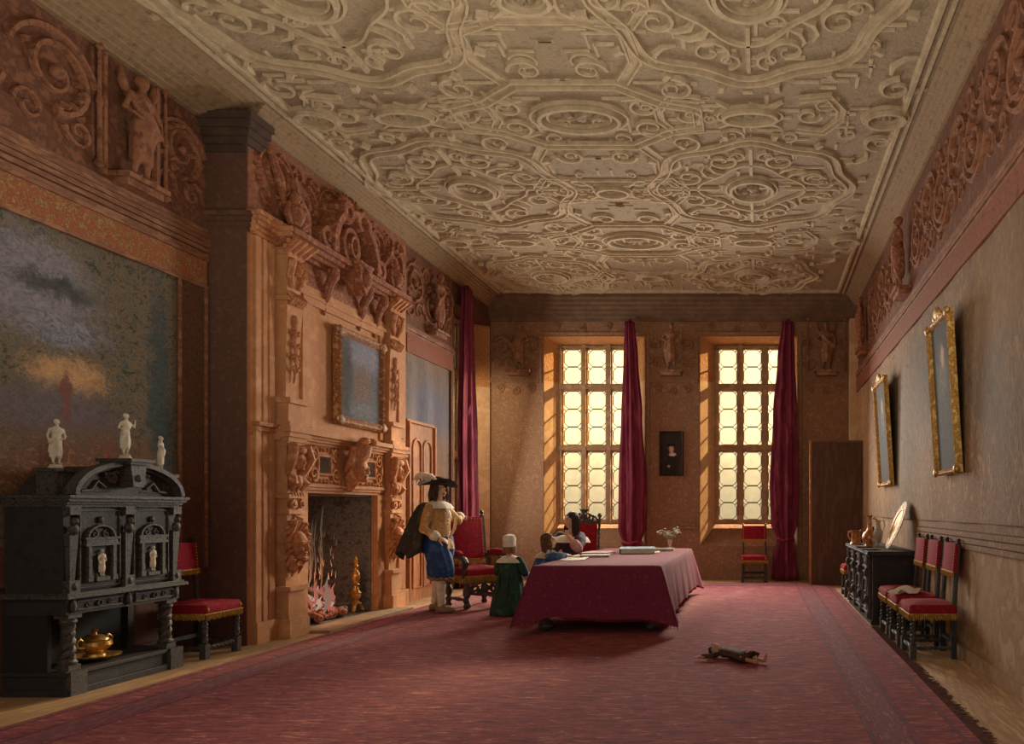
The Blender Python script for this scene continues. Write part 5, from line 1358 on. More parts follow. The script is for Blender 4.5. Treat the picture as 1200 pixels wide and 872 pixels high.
curtain('curtain', 'dark crimson curtain hanging on the left wall behind the armchair', -5.13, 13.5, [(.02, .1, .36), (1.0, .06, .36), (2.6, 0, .32), (4.2, -.03, .22), (5.25, -.05, .14)], .08, 7, ax='y', seed=7)

# ------------------------------------------------------------------ panelled door on the left wall
dd = struct(MB().bx(XF, XF + .05, 11.34, 12.28, 0, 2.72).build('door_1', m_door, smooth=False)); dd['label'] = 'panelled oak door beside the fireplace'
b = MB(); mF2 = lambda u, v, h: (XF + .05 + h, u, v)
b.rib([(11.36, 0.02), (11.36, 2.68), (12.26, 2.68), (12.26, .02)], .045, .04, mF2)
b.build('door_frame', m_door, dd, smooth=False)
for y0 in (11.5, 11.86):
    b = MB()
    b.rib([(y0, .2), (y0 + .28, .2), (y0 + .28, 1.0), (y0, 1.0)], .025, .025, mF2, True)
    b.rib([(y0, 1.12), (y0 + .28, 1.12), (y0 + .28, 2.3)] + arc(y0 + .14, 2.3, .14, 0, PI, 10)[1:-1] + [(y0, 2.3)], .025, .025, mF2, True)
    b.build('door_panel', m_door, dd, smooth=False)
MB().ell((XF + .09, 12.2, 1.05), (.025, .025, .025)).build('door_knob', m_brass, dd)
# ------------------------------------------------------------------ people
def hand(k, w, d, n, side=1, s=1.0, curl=.45, spread=.12):
    """palm and five fingers: w wrist, d finger direction, n palm normal (fingers curl toward it), side +1/-1 thumb side"""
    w, d, n = Vector(w), Vector(d).normalized(), Vector(n); n = (n - d * n.dot(d)).normalized(); l = d.cross(n) * side
    rot = Matrix((d, l, n)).transposed()
    k.ell(w + d * .045 * s, (.052 * s, .04 * s, .017 * s), rot, 12, 8); k.ell(w + d * .012 * s, (.03 * s, .026 * s, .02 * s), rot, 10, 6)
    for i, (off, L) in enumerate(((.03, .07), (.01, .078), (-.01, .073), (-.029, .057))):
        p = w + d * .08 * s + l * off * s; a = curl * (.6 + .12 * i); dd = (d + l * off * spread * 8).normalized(); pts = [p - d * .015 * s, p]
        for q, f in enumerate((.45, .32, .26)):
            dd = (dd * math.cos(a) + n * math.sin(a)).normalized(); m_ = (n * math.cos(a) - d * math.sin(a)); p = p + dd * L * f * s; pts.append(p); a = curl * .8
        k.limb(pts, [.0095 * s, .0095 * s, .009 * s, .0082 * s, .007 * s], 8)
    p = w + d * .025 * s + l * .03 * s; t1 = (d * .55 + l * .8 + n * .2).normalized(); t2 = (d * .85 + l * .45 + n * .35).normalized()
    k.limb([p, p + t1 * .035 * s, p + t1 * .035 * s + t2 * .03 * s, p + t1 * .035 * s + t2 * .055 * s], [.013 * s, .0115 * s, .01 * s, .0075 * s], 8)
def head(k, T, s=1.0, beard=False):
    """T: local head frame, +X face direction, origin at head centre"""
    def E(c, r, rot=None):
        k.ell(T @ (Vector(c) * s), [q * s for q in r], T.to_3x3() @ (rot or Matrix.Identity(3)), 14, 10)
    E((-.012, 0, .03), (.096, .076, .092)); E((.012, 0, -.035), (.074, .058, .078)); E((.045, 0, -.085), (.034, .034, .028))
    E((.078, 0, .038), (.022, .052, .014)); E((.095, 0, .004), (.013, .011, .034)); E((.104, 0, -.018), (.017, .016, .012))
    for q in (-1, 1):
        E((.055, q * .038, -.025), (.03, .024, .03)); E((-.01, q * .078, -.008), (.02, .009, .032)); E((.078, q * .032, .018), (.012, .017, .01))
    E((.086, 0, -.05), (.011, .024, .007)); E((.084, 0, -.062), (.011, .02, .008)); E((.07, 0, -.072), (.02, .03, .012))
def eyes(T, parent, s=1.0):
    for q in (-1, 1):
        b = MB(); b.ell(T @ (Vector((.082, q * .032, .017)) * s), (.0085 * s, .012 * s, .006 * s), T.to_3x3(), 10, 8); b.build('eye', m_eye, parent)
        b = MB(); b.tube([T @ (Vector((.09, q * .014, .034)) * s), T @ (Vector((.094, q * .032, .041)) * s), T @ (Vector((.08, q * .055, .034)) * s)], [.003 * s, .0045 * s, .002 * s], 6); b.build('eyebrow', m_hair, parent)
def mouth(T, parent, s=1.0):
    b = MB(); b.ell(T @ (Vector((.0945, 0, -.052)) * s), (.005 * s, .022 * s, .006 * s), T.to_3x3(), 10, 6); b.build('lips', M('lips', [(184, 96, 84)], 5, .6), parent)
def oring(z, cx, cy, rx, ry, n=28, wob=0, k=7, ph=0, T=None):
    r = []
    for i in range(n):
        a = 2 * PI * i / n; w = 1 + wob * math.sin(k * a + ph)
        p = Vector((cx + rx * w * math.cos(a), cy + ry * w * math.sin(a), z)); r.append(T @ p if T else p)
    return r
m_buffc = M('gold_buff_doublet', [(196, 150, 92), (168, 122, 70), (216, 180, 126)], 14, .75, .35, 30)
m_blue = M('blue_breeches', [(38, 70, 120), (28, 54, 100), (56, 92, 142)], 8, .8, .2, 40, lo=.3, hi=.7)
m_cape = M('dark_green_cape', [(50, 54, 50), (38, 42, 40), (64, 66, 60)], 8, .9, .15, 40)
m_stock = M('cream_stocking', [(214, 202, 180), (190, 176, 150)], 14, .8, .1)
m_boot = M('brown_boot', [(140, 116, 92), (110, 90, 72)], 12, .6, .2)
m_feather = M('white_feather', [(226, 216, 194), (204, 192, 168)], 30, .8)

# standing man, faces +X
mn = thing('person', 'man standing in plumed black hat, buff doublet, dark cape and blue breeches, hand on armchair', 'person', (-4.28, 10.26, .022), -.1)
Hd = frame((1, -.42, .06), (-.06, 0, 1), (0, 0, 1.6))
k = MB()
head(k, Hd); k.limb([(-.03, 0, 1.4), (-.012, 0, 1.53)], [.056, .054], 12)
k.loft([oring(z, cx, 0, rx, ry) for z, cx, rx, ry in ((.84, 0, .12, .155), (.95, 0, .125, .165), (1.08, 0, .115, .145), (1.25, -.005, .125, .165), (1.36, -.015, .11, .175), (1.44, -.025, .06, .1))])
LG = [((0, -.09, .88), (.1, -.1, .49), (.09, -.12, .1)), ((0, .09, .88), (-.06, .11, .49), (-.13, .12, .1))]
for a, c, e_ in LG:
    a, c, e_ = Vector(a), Vector(c), Vector(e_); k.limb([a, a.lerp(c, .5), c, c.lerp(e_, .3) + Vector((-.015, 0, 0)), e_], [.09, .08, .058, .058, .038], 12)
    k.limb([e_ + Vector((-.03, 0, -.055)), e_ + Vector((.06, 0, -.06)), e_ + Vector((.15, 0, -.07))], [.04, .038, .028], 10)
RA = [(-.03, -.19, 1.37), (-.07, -.265, 1.1), (.11, -.23, .985)]; LA = [(-.03, .19, 1.37), (.06, .4, 1.2), (-.02, .6, 1.275)]
for A in (RA, LA): k.limb([A[0], Vector(A[0]).lerp(Vector(A[1]), .5), A[1], A[2]], [.052, .047, .042, .028], 10)
hand(k, RA[2], (.8, .45, -.35), (.2, .6, -.7), -1, .95, .35); hand(k, LA[2], (.25, .75, -.2), (.1, -.1, -1), 1, .95, .5)
body = k.remesh('body', m_skin, mn, .0075, 3)
eyes(Hd, mn); mouth(Hd, mn)
k = MB()   # doublet with skirts
k.loft([oring(z, cx, 0, rx, ry, 36, wb, 9) for z, cx, rx, ry, wb in ((.82, .01, .18, .205, .05), (.9, .01, .165, .19, .04), (1.0, 0, .14, .165, .02), (1.1, 0, .135, .158, .0), (1.25, -.005, .146, .175, 0), (1.36, -.015, .13, .185, 0), (1.43, -.022, .085, .13, 0), (1.46, -.022, .07, .075, 0))])
for A in (RA, LA):
    a, c, e_ = map(Vector, A); k.limb([a, a.lerp(c, .4), c, c.lerp(e_, .5), e_], [.068, .07, .06, .052, .04], 12)
k.remesh('doublet', m_buffc, mn, .012, 3)
k = MB()
for i in range(9): k.ell((.155 - .002 * i + (.01 if i < 4 else 0), -.02, 1.0 + .042 * i), (.008, .01, .01), seg=8, rings=6)
k.tube([(.17, -.05, .98), (.175, .08, 1.1), (.15, .17, 1.25)], [.02, .022, .02], 8, flat=.5); k.build('doublet_trim', M('pale_lacing', [(226, 206, 168), (204, 178, 136)], 20, .7), mn)
k = MB()   # broad white collar
k.loft([oring(1.475, -.02, 0, .07, .07, 32), oring(1.46, -.02, 0, .1, .12, 32), oring(1.425, -.01, 0, .155, .19, 32, .02, 9), oring(1.37, 0, 0, .18, .225, 32, .03, 9), oring(1.375, 0, 0, .165, .21, 32, .03, 9), oring(1.42, -.01, 0, .14, .17, 32), oring(1.455, -.02, 0, .09, .1, 32)], caps=False)
k.tube([(.12, -.05, 1.4), (.175, -.06, 1.3), (.18, -.02, 1.22)], [.05, .05, .01], 8, flat=.35, flatdir=(1, 0, 0)); k.build('collar', m_white, mn)
for A, dr in ((RA, -1), (LA, 1)):
    a, e_ = Vector(A[1]), Vector(A[2]); d = (e_ - a).normalized(); k = MB()
    k.tube([e_ - d * .09, e_ - d * .05, e_ - d * .0, e_ + d * .01], [.062, .07, .05, .04], 14); k.build('cuff', m_white, mn)
k = MB()   # wide breeches gathered below the knee
for s, (a, c, e_) in zip((-1, 1), LG):
    c = Vector(c)
    k.loft([oring(z, cx, s * cy, rx, ry, 32, .05, 8, z * 3) for z, cx, cy, rx, ry in ((1.0, 0, .05, .15, .13), (.85, .0, .075, .165, .145), (.7, c.x * .5, .085, .17, .15), (.56, c.x * .9, .095, .165, .145), (.47, c.x, .1, .15, .135), (.45, c.x, .1, .1, .09))])
k.remesh('breeches', m_blue, mn, .012, 2)
k = MB()
for s, (a, c, e_) in zip((-1, 1), LG):
    for i in range(16):
        an = 2 * PI * i / 16; k.ell((c[0] + .13 * math.cos(an), c[1] + .12 * math.sin(an), .44 + .01 * (i % 2)), (.03, .03, .025), seg=7, rings=5)
k.build('knee_ribbons', m_boot, mn)
for s, (a, c, e_) in zip((-1, 1), LG):
    a, c, e_ = Vector(a), Vector(c), Vector(e_); k = MB(); k.limb([c, c.lerp(e_, .3) + Vector((-.015, 0, 0)), c.lerp(e_, .75), e_], [.066, .066, .05, .044], 12); k.remesh('stocking', m_stock, mn, .01, 2)
    k = MB(); t = e_; k.limb([t + Vector((-.03, 0, -.06)), t + Vector((.06, 0, -.062)), t + Vector((.16, 0, -.07))], [.048, .045, .036], 12); k.box(t + Vector((-.035, 0, -.09)), (.06, .06, .025)); k.ell(t + Vector((.05, 0, -.02)), (.05, .05, .03)); k.remesh('shoe', m_boot, mn, .008, 2)
    k = MB()
    for i in range(8): an = 2 * PI * i / 8; k.ell(t + Vector((.085 + .025 * math.cos(an), .025 * math.sin(an), -.02)), (.016, .016, .012), seg=7, rings=5)
    k.build('shoe_rosette', m_stock, mn)
k = MB()   # cape hanging from the shoulders behind
def cape(a, c):
    an = PI * (.52 + .96 * a); z = 1.45 - c * (.72 + .05 * math.sin(a * 16)) + .1 * c * abs(a - .5)
    r = .12 + .16 * (c ** .6) + .03 * c; fold = .035 * c * math.sin(a * 22)
    return (-.05 + (r * 1.55 + fold) * math.cos(an) * (1.0 if math.cos(an) < 0 else .4) - .02 * c, (r * .95 + fold) * math.sin(an), z)
k.grid(cape, 60, 20); o = k.build('cape', m_cape, mn, ang=0); q = o.modifiers.new('s', 'SOLIDIFY'); q.thickness = .012
k = MB(); rh = random.Random(12)   # shoulder length hair
for i in range(70):
    an = rh.uniform(.28 * PI, 1.72 * PI); z0 = rh.uniform(.02, .09); r = .088; L = rh.uniform(.14, .24) * (.75 if abs(math.cos(an)) < .3 else 1)
    p0 = Vector((r * math.cos(an) * 1.05, r * math.sin(an) * .92, z0)); p1 = Vector((r * 1.28 * math.cos(an) - .02, r * 1.2 * math.sin(an), z0 - L * .5)); p2 = Vector((r * 1.2 * math.cos(an + .2) - .03, r * 1.25 * math.sin(an + .2), z0 - L))
    k.tube([Hd @ p0, Hd @ p1, Hd @ p2], [.02, .024, .007], 6)
k.ell(Hd @ Vector((-.02, 0, .05)), (.098, .083, .085)); k.build('hair', m_hair, mn)
k = MB(); k.tube([Hd @ Vector((.1, -.03, -.045)), Hd @ Vector((.107, 0, -.036)), Hd @ Vector((.1, .03, -.045))], [.004, .009, .004], 7); k.tube([Hd @ Vector((.085, 0, -.075)), Hd @ Vector((.09, 0, -.1)), Hd @ Vector((.085, 0, -.13))], [.018, .018, .004], 8); k.build('beard', m_hair, mn)
Ht = Hd @ Matrix.Translation((-.015, 0, .085)) @ Matrix.Rotation(-.08, 4, 'X') @ Matrix.Rotation(.08, 4, 'Y')
k = MB(Ht); k.loft([oring(z, 0, 0, r * 1.02, r * .95, 32) for r, z in ((.1, .0), (.098, .04), (.092, .08), (.07, .105), (.02, .112))])
k.loft([[Vector((r * math.cos(a) * 1.06, r * math.sin(a), z + .05 * (r - .1) / .15 * math.sin(2 * a + 2.2) + .02 * (r - .1) / .15)) for a in [2 * PI * i / 40 for i in range(40)]] for r, z in ((.09, .0), (.15, -.004), (.2, .0), (.245, .004), (.246, .012), (.2, .012), (.15, .008), (.09, .014))]); k.build('hat', m_dark, mn)
k = MB(Ht); rh = random.Random(3)
spine = [Vector((.1, -.09, .05)), Vector((.02, -.13, .12)), Vector((-.1, -.14, .13)), Vector((-.22, -.12, .1)), Vector((-.3, -.1, .03))]
k.tube(spine, [.006, .006, .005, .004, .002], 6)
for i in range(110):
    t = i / 110 * 3.9; j = int(t); p = spine[j].lerp(spine[j + 1], t - j); s = 1 if i % 2 else -1; L = .1 * (1 - .12 * t)
    k.tube([p, p + Vector((-L * .6, s * L * .5, .02)), p + Vector((-L * 1.2, s * L * .45, -.045))], [.008, .012, .003], 5, flat=.5)
k.build('plume', m_feather, mn)

# girl in green seen from behind, faces +Y
gr = thing('person', 'small girl seen from behind in long green gown and white cap', 'person', (-3.24, 9.97, .017), PI / 2 - .25)
m_green = M('green_gown', [(44, 72, 58), (34, 56, 46), (62, 92, 74)], 12, .8, .15, 40, lo=.3, hi=.7)
m_lgreen = M('gown_fold_green', [(36, 58, 48)], 7, .8)
Hd = frame((1, .1, .05), (0, 0, 1), (.0, 0, .89)); sc = .82
k = MB(); head(k, Hd, sc); k.limb([(-.01, 0, .74), (0, 0, .84)], [.036, .036])
k.loft([oring(z, 0, 0, rx, ry) for z, rx, ry in ((.35, .1, .13), (.5, .085, .11), (.64, .085, .125), (.72, .06, .1), (.75, .035, .05))])
GA = [[(0, s * .125, .7), (.03, s * .2, .54), (.15, s * .17, .48)] for s in (-1, 1)]
for A in GA: k.limb(A, [.036, .03, .021]); 
hand(k, GA[0][2], (.9, .1, -.1), (0, .2, -1), 1, .62, .4); hand(k, GA[1][2], (.9, -.1, -.1), (0, -.2, -1), -1, .62, .4)
for s in (-1, 1): k.limb([(0, s * .055, .38), (0, s * .055, .2), (0, s * .055, .06)], [.055, .045, .03]); k.limb([(-.01, s * .055, .03), (.09, s * .06, .025)], [.028, .022])
k.remesh('body', m_skin, gr, .007, 3); eyes(Hd, gr, sc); mouth(Hd, gr, sc)
k = MB(); k.loft([oring(z, cx, 0, rx, ry, 60, wb, 9, .4) for z, cx, rx, ry, wb in ((.004, -.02, .2, .235, .08), (.04, -.02, .2, .235, .08), (.2, -.015, .18, .215, .07), (.38, -.01, .15, .185, .05), (.5, -.0, .115, .15, .03), (.58, 0, .105, .14, .01), (.66, 0, .1, .15, 0), (.72, 0, .075, .125, 0), (.755, 0, .045, .06, 0))])
k.build('gown', m_green, gr, ang=0)
for s in (-1, 1):
    k = MB()
    k.loft([[Vector((-.2 - .014 * math.sin(3 * t) + .055 * t, s * (.065 + .0 * t) + w, .03 + .5 * t)) for w in (-.03 + .018 * t, 0, .03 - .018 * t)] for t in [i / 10 for i in range(11)]], caps=False, closed=False)
    o = k.build('gown_pleat', m_lgreen, gr, ang=0); q = o.modifiers.new('s', 'SOLIDIFY'); q.thickness = .02
for A in GA:
    a, c, e_ = map(Vector, A); k = MB(); k.limb([a, a.lerp(c, .5), c], [.055, .065, .05], 12); k.build('gown_sleeve', m_green, gr); k = MB(); k.limb([c, c.lerp(e_, .5), e_], [.046, .05, .03], 12); k.build('white_undersleeve', m_white, gr)
k = MB(); k.loft([oring(.765, 0, 0, .045, .05, 32), oring(.75, 0, 0, .08, .1, 32), oring(.71, 0, 0, .115, .165, 32, .02, 10), oring(.675, 0, 0, .125, .185, 32, .03, 10), oring(.685, 0, 0, .11, .17, 32, .03, 10), oring(.74, 0, 0, .07, .09, 32)], caps=False); k.build('collar', m_white, gr)
k = MB(Hd); k.loft([oring(z, cx, 0, rx, ry, 36, wb, 8) for z, cx, rx, ry, wb in ((-.01, -.012, .088, .078, .02), (.012, -.012, .094, .084, .03), (.03, -.012, .088, .078, .0), (.1, -.012, .09, .082, .03), (.135, -.012, .075, .068, .03), (.148, -.012, .03, .03, 0))]); k.build('cap', m_white, gr)
k = MB(Hd); rh = random.Random(5)
for i in range(34):
    an = rh.uniform(.4 * PI, 1.6 * PI); r = .075; p = Vector((r * math.cos(an), r * math.sin(an) * .9, .0)); k.tube([p, p * 1.12 + Vector((0, 0, -.05)), p * 1.1 + Vector((-.01, 0, -.1))], [.014, .016, .005], 6)
k.build('hair', M('auburn_hair', [(150, 98, 62), (118, 76, 50)], 20, .6), gr)

# child in blue leaning on the table, faces the woman
bl = thing('person', 'brown haired child in blue leaning on the table and looking up at the woman', 'person', (-2.81, 9.66, .017), .6)
m_bluedr = M('blue_dress', [(66, 96, 140), (48, 74, 118), (92, 122, 160)], 10, .8, .15, 40)
Hd = frame((.78, -.6, .2), (-.1, 0, 1), (.14, -.06, .96)); sc = .84
k = MB(); head(k, Hd, sc); k.limb([(.08, -.04, .78), (.12, -.05, .9)], [.036, .038])
lean = lambda z: .1 * max(0, (z - .45) / .35)
k.loft([oring(z, lean(z), -.03 * max(0, (z - .45) / .35), rx, ry) for z, rx, ry in ((.4, .1, .12), (.55, .085, .105), (.7, .085, .125), (.77, .06, .1), (.8, .035, .05))])
BA = [[(.08, .1, .76), (.2, .14, .78), (.3, .02, .785)], [(.1, -.15, .76), (.24, -.22, .775), (.36, -.14, .782)]]
for A in BA: k.limb(A, [.036, .03, .021])
hand(k, BA[0][2], (.7, -.7, 0), (0, 0, -1), -1, .62, .3); hand(k, BA[1][2], (.8, .6, 0), (0, 0, -1), 1, .62, .3)
for s in (-1, 1): k.limb([(0, s * .055, .42), (0, s * .055, .2), (0, s * .055, .06)], [.055, .045, .03]); k.limb([(-.01, s * .055, .03), (.09, s * .06, .025)], [.028, .022])
k.remesh('body', m_skin, bl, .007, 3); eyes(Hd, bl, sc); mouth(Hd, bl, sc)
k = MB(); k.loft([oring(z, cx, 0 if z < .5 else -.03 * (z - .45) / .35, rx, ry, 48, wb, 8) for z, cx, rx, ry, wb in ((.004, 0, .16, .18, .07), (.2, 0, .15, .165, .06), (.42, 0, .12, .14, .03), (.55, lean(.55), .1, .125, 0), (.7, lean(.7), .1, .148, 0), (.77, lean(.77), .075, .125, 0), (.805, lean(.8), .045, .06, 0))]); k.build('dress', m_bluedr, bl, ang=0)
for A in BA:
    a, c, e_ = map(Vector, A); k = MB(); k.limb([a, a.lerp(c, .5), c, c.lerp(e_, .6)], [.052, .058, .05, .036], 12); k.build('sleeve', m_bluedr, bl)
k = MB(); k.loft([oring(.82, .1, -.04, .045, .05, 28), oring(.8, .1, -.03, .09, .11, 28), oring(.755, .1, -.03, .12, .165, 28, .03, 9), oring(.765, .1, -.03, .1, .14, 28, .03, 9), oring(.81, .1, -.03, .055, .07, 28)], caps=False); k.build('collar', M('cream_collar', [(220, 196, 150), (196, 168, 122)], 20, .8), bl)
k = MB(Hd); rh = random.Random(6)
k.ell((-.018, 0, .035), (.088, .072, .08))
for i in range(60):
    an = rh.uniform(.33 * PI, 1.67 * PI); r = .078; z0 = rh.uniform(0, .06); p = Vector((r * math.cos(an), r * math.sin(an) * .9, z0)); k.tube([p, p * 1.15 + Vector((0, 0, -.07)), p * 1.2 + Vector((-.01, 0, -.14))], [.016, .02, .006], 6)
k.build('hair', M('brown_hair', [(96, 66, 48), (74, 50, 38), (116, 82, 58)], 20, .6, .2, 50), bl)

# seated woman
wm = thing('person', 'seated woman with long black ringlets, white collar and dark plum dress, cheek on hand', 'person', (-2.84, 11.55, .017), -PI / 2 - .3)
m_plum = M('plum_dress', [(72, 50, 58), (56, 40, 48), (92, 64, 72)], 9, .75, .15, 40); m_pink = M('pink_sleeve', [(206, 156, 150), (180, 128, 124)], 12, .8)
Hd = frame((1, -.5, -.08), (.05, .12, 1), (.07, .05, 1.2)); sc = 1.0
k = MB(); head(k, Hd, sc); k.limb([(.0, .01, .99), (.045, .04, 1.12)], [.048, .046])
k.loft([oring(z, cx, .01, rx, ry) for z, cx, rx, ry in ((.44, -.04, .14, .17), (.58, -.03, .125, .155), (.7, -.02, .1, .125), (.84, .0, .115, .15), (.94, .0, .095, .165), (1.0, .0, .05, .09))])
WA = [[(0, .17, .95), (.3, .3, .8), (.235, .09, .985)], [(0, -.17, .95), (.1, -.26, .7), (.3, -.12, .62)]]
k.limb([WA[0][0], Vector(WA[0][0]).lerp(Vector(WA[0][1]), .5), WA[0][1], Vector(WA[0][1]).lerp(Vector(WA[0][2]), .4), WA[0][2]], [.05, .045, .04, .036, .024], 12); k.limb(WA[1], [.05, .04, .024], 12)
hand(k, WA[0][2], (-.45, -.35, .8), (-.6, -.4, -.5), 1, .85, .75); hand(k, WA[1][2], (.9, .2, -.1), (0, 0, -1), 1, .85, .35)
for s in (-1, 1): k.limb([(-.02, s * .1, .5), (.4, s * .11, .5), (.38, s * .1, .08)], [.1, .07, .04], 12); k.limb([(.37, s * .1, .035), (.52, s * .11, .03)], [.034, .026])
k.remesh('body', m_skin, wm, .0075, 3); eyes(Hd, wm, sc); mouth(Hd, wm, sc)
k = MB()
k.loft([oring(z, cx, .01, rx, ry) for z, cx, rx, ry in ((.42, -.04, .16, .19), (.58, -.03, .14, .17), (.7, -.02, .112, .138), (.84, .0, .13, .165), (.93, .0, .11, .185), (.975, .0, .08, .14))])
for s, A in zip((1, -1), WA): a, c = Vector(A[0]), Vector(A[1]); k.limb([a, a.lerp(c, .5), a.lerp(c, .85)], [.08, .095, .07], 12)
k.remesh('bodice', m_plum, wm, .012, 3)
k = MB(); k.loft([[Vector((-.18 + (.48 + .16 * (1 - z / .55)) * .5 + (.5 + .12 * (1 - z / .55)) * .62 * (1 + .05 * math.sin(9 * a)) * math.cos(a) * 1.0, .01 + (.22 + .1 * (1 - z / .55)) * (1 + .06 * math.sin(9 * a)) * math.sin(a), z)) for a in [2 * PI * i / 60 for i in range(60)]] for z in (.004, .1, .25, .4, .52, .6)]); k.build('skirt', m_plum, wm, ang=0)
for A in WA:
    c, e_ = Vector(A[1]), Vector(A[2]); k = MB(); k.limb([c, c.lerp(e_, .25), c.lerp(e_, .45)], [.075, .08, .05], 14); k.build('lace_sleeve', m_pink if A is WA[0] else m_white, wm)
k = MB(); k.loft([oring(.98, .0, .01, .06, .1, 36), oring(.975, .0, .01, .11, .17, 36), oring(.945, .0, .01, .17, .26, 36, .02, 12), oring(.87, .01, .01, .205, .31, 36, .03, 12), oring(.88, .01, .01, .18, .28, 36, .03, 12), oring(.95, .0, .01, .11, .17, 36)], caps=False); k.build('collar', m_white, wm)
k = MB(Hd); rh = random.Random(16); k.ell((-.022, 0, .05), (.1, .086, .086))
for i in range(110):
    an = rh.uniform(.4 * PI, 1.6 * PI); r = .09; z0 = rh.uniform(.0, .08); L = rh.uniform(.2, .32); p = Vector((r * math.cos(an), r * math.sin(an), z0)); ph = rh.uniform(0, 6)
    k.tube([p + Vector((p.x * .25 * t + .008 * math.sin(t * 12 + ph), p.y * .35 * t + .008 * math.cos(t * 12 + ph), -L * t)) for t in (0, .2, .4, .6, .8, 1)], [.017, .02, .02, .02, .017, .006], 6)
k.build('hair', M('black_hair', [(44, 36, 34), (58, 48, 44), (36, 30, 28)], 30, .5, .3, 60), wm)

# doll on the carpet
dl = thing('doll', 'dark dressed toy doll lying on its back on the carpet', 'doll', (-.22, 6.95, .02), -.75); dl.scale = (1.25, 1.25, 1.25)
k = MB()   # local: head toward -X
k.ell((-.2, 0, .05), (.045, .04, .042)); k.ell((-.205, 0, .09), (.006, .006, .008)); k.limb([(-.17, 0, .035), (-.13, 0, .035)], [.014, .016])
k.loft([[Vector((x, ry * math.cos(a), .04 + rz_ * math.sin(a))) for a in [2 * PI * i / 16 for i in range(16)]] for x, ry, rz_ in ((-.15, .03, .025), (-.1, .05, .034), (-.03, .04, .03), (.04, .05, .034))])
for s in (-1, 1):
    k.limb([(-.12, s * .045, .035), (-.11, s * .12, .03), (-.13 + .05 * s, s * .19, .022)], [.016, .013, .011]); k.limb([(.03, s * .025, .03), (.14, s * .035, .025), (.25, s * .045, .02)], [.022, .017, .012]); k.limb([(.25, s * .045, .02), (.255, s * .05, .06)], [.013, .01])
    h0 = Vector((-.13 + .05 * s, s * .19, .022)); d0 = Vector((-.3 + .5 * s, s * 1, 0)).normalized(); l0 = Vector((-d0.y, d0.x, 0))
    for q in range(4): k.limb([h0, h0 + d0 * .028 + l0 * (.009 * (q - 1.5))], [.006, .0035], 6)
    k.limb([h0, h0 + d0 * .008 - l0 * .018 * s], [.006, .0035], 6)
k.remesh('body', M('doll_wood', [(196, 140, 112), (170, 116, 90)], 14, .6), dl, .005, 2)
m_ddress = M('doll_dress', [(56, 40, 38), (84, 50, 46), (44, 36, 36)], 14, .85, .2)
k = MB(); k.loft([[Vector((x, ry * (1 + .08 * math.sin(6 * a)) * math.cos(a), max(.006, .04 + rz_ * math.sin(a)))) for a in [2 * PI * i / 36 for i in range(36)]] for x, ry, rz_ in ((-.15, .035, .03), (-.1, .056, .038), (-.02, .046, .034), (.06, .075, .04), (.14, .1, .042), (.15, .095, .036))]); k.build('dress', m_ddress, dl, ang=0)
for s in (-1, 1): k = MB(); k.limb([(-.12, s * .045, .036), (-.11, s * .12, .031), (-.125 + .04 * s, s * .165, .026)], [.021, .019, .017], 10); k.build('sleeve', m_ddress, dl)
k = MB(); k.tube([(-.22, -.035, .05), (-.245, 0, .06), (-.22, .035, .05)], [.02, .028, .02], 8); k.ell((-.225, 0, .035), (.036, .042, .036)); k.build('hair', m_hair, dl)
k = MB(); k.tube([(-.155, -.035, .045), (-.15, 0, .075), (-.155, .035, .045)], [.006, .008, .006], 6); k.tube([(.04, -.055, .05), (.04, 0, .082), (.04, .055, .05)], [.006, .007, .006], 6); k.tube([(.14, -.09, .05), (.145, 0, .084), (.14, .09, .05)], [.006, .007, .006], 6); k.build('dress_trim', M('doll_trim', [(210, 170, 140)], 5, .8), dl)
for s in (-1, 1):
    k = MB(); k.ell((-.206 + 0, s * .015, .088), (.005, .005, .003), seg=8, rings=5); k.build('eye', m_eye, dl)
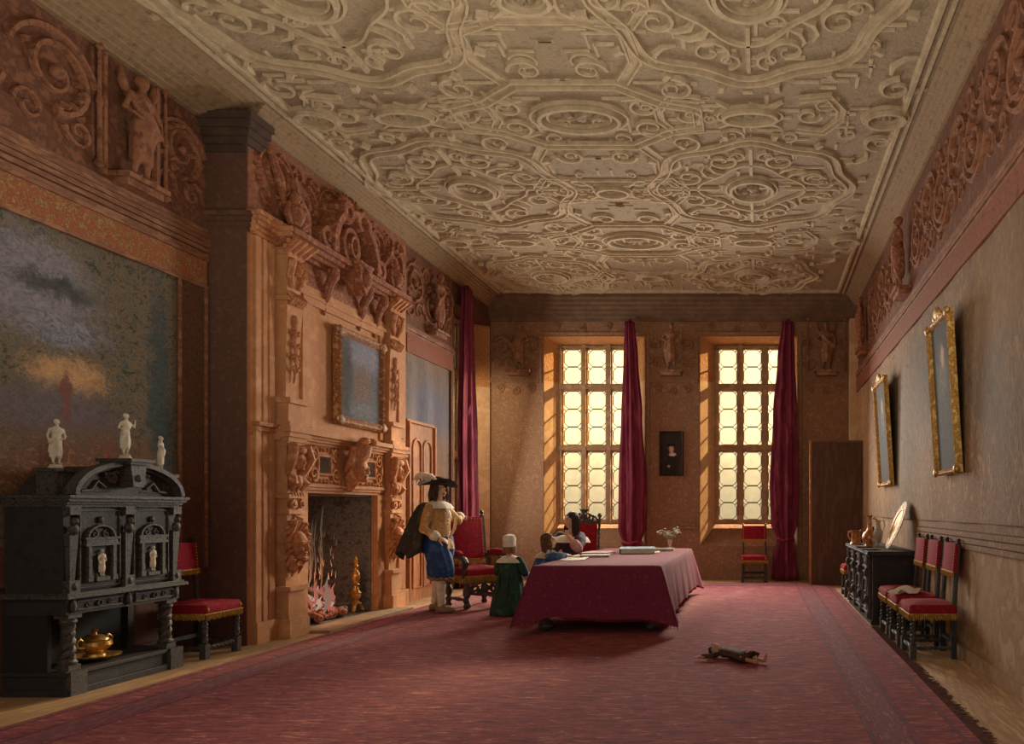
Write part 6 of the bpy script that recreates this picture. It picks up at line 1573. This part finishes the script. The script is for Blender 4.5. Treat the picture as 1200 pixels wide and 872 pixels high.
# ------------------------------------------------------------------ light
S.view_settings.view_transform = 'Standard'; S.view_settings.look = 'None'; S.view_settings.exposure = 0; S.view_settings.gamma = 1.12
w = bpy.data.worlds.new('world'); S.world = w; w.use_nodes = True
bg = w.node_tree.nodes['Background']; bg.inputs[0].default_value = col((255, 242, 222)); bg.inputs[1].default_value = .6
def lamp(kind, name, loc, direction, energy, color=(255, 230, 190), size=(1, 1), **kw):
    l = bpy.data.lights.new(name, kind); o = bpy.data.objects.new(name, l); C.objects.link(o)
    o.location = loc; o.rotation_euler = Vector(direction).to_track_quat('-Z', 'Y').to_euler()
    l.energy = energy; l.color = col(color)[:3]
    if kind == 'AREA': l.shape = 'RECTANGLE'; l.size, l.size_y = size
    for k_, v_ in kw.items(): setattr(l, k_, v_)
    return o
lamp('SUN', 'sun', (3, 20, 10), (-.2, -.85, -.36), 28, (255, 238, 216), angle=math.radians(7))
lamp('AREA', 'window_light', (-3.2, 14.55, 2.9), (.05, -1, -.3), 110, (255, 243, 226), (1.3, 2.6), spread=2.5)
lamp('AREA', 'window_light', (-.2, 14.55, 2.9), (-.22, -1, -.3), 190, (255, 243, 226), (1.2, 2.4), spread=2.5)
lamp('AREA', 'window_light', (-5.0, 13.85, 2.7), (1, -.3, -.2), 90, (255, 243, 226), (1.2, 3.2))
lamp('AREA', 'ceiling_fill', (-1.6, 4.4, 2.3), (0, .3, 1), 84, (255, 240, 216), (4, 3))  # unseen upward lamp added to brighten the ceiling
lamp('POINT', 'fire_light', (-5.25, 9.3, .55), (0, 0, -1), 7, (255, 160, 110), shadow_soft_size=.2)
for ax_ in (-4.05, -.95):
    p_ = Vector((ax_ + 4.2, 17.9, 5.6)); q_ = Vector((ax_ - .1, 15.2, 2.5))
    lamp('SPOT', 'jamb_spot', p_, q_ - p_, 16000, (255, 222, 178), spot_size=math.radians(44), spot_blend=.4, shadow_soft_size=.1)  # spot added outside each back window to light its left jamb
lamp('SPOT', 'side_jamb_spot', (-5.45, 13.3, 3.4), (.12, 1.4, -.5), 90, (255, 226, 184), spot_size=math.radians(95), spot_blend=.6, shadow_soft_size=.15)  # extra spot added in the side window recess to brighten its far jamb
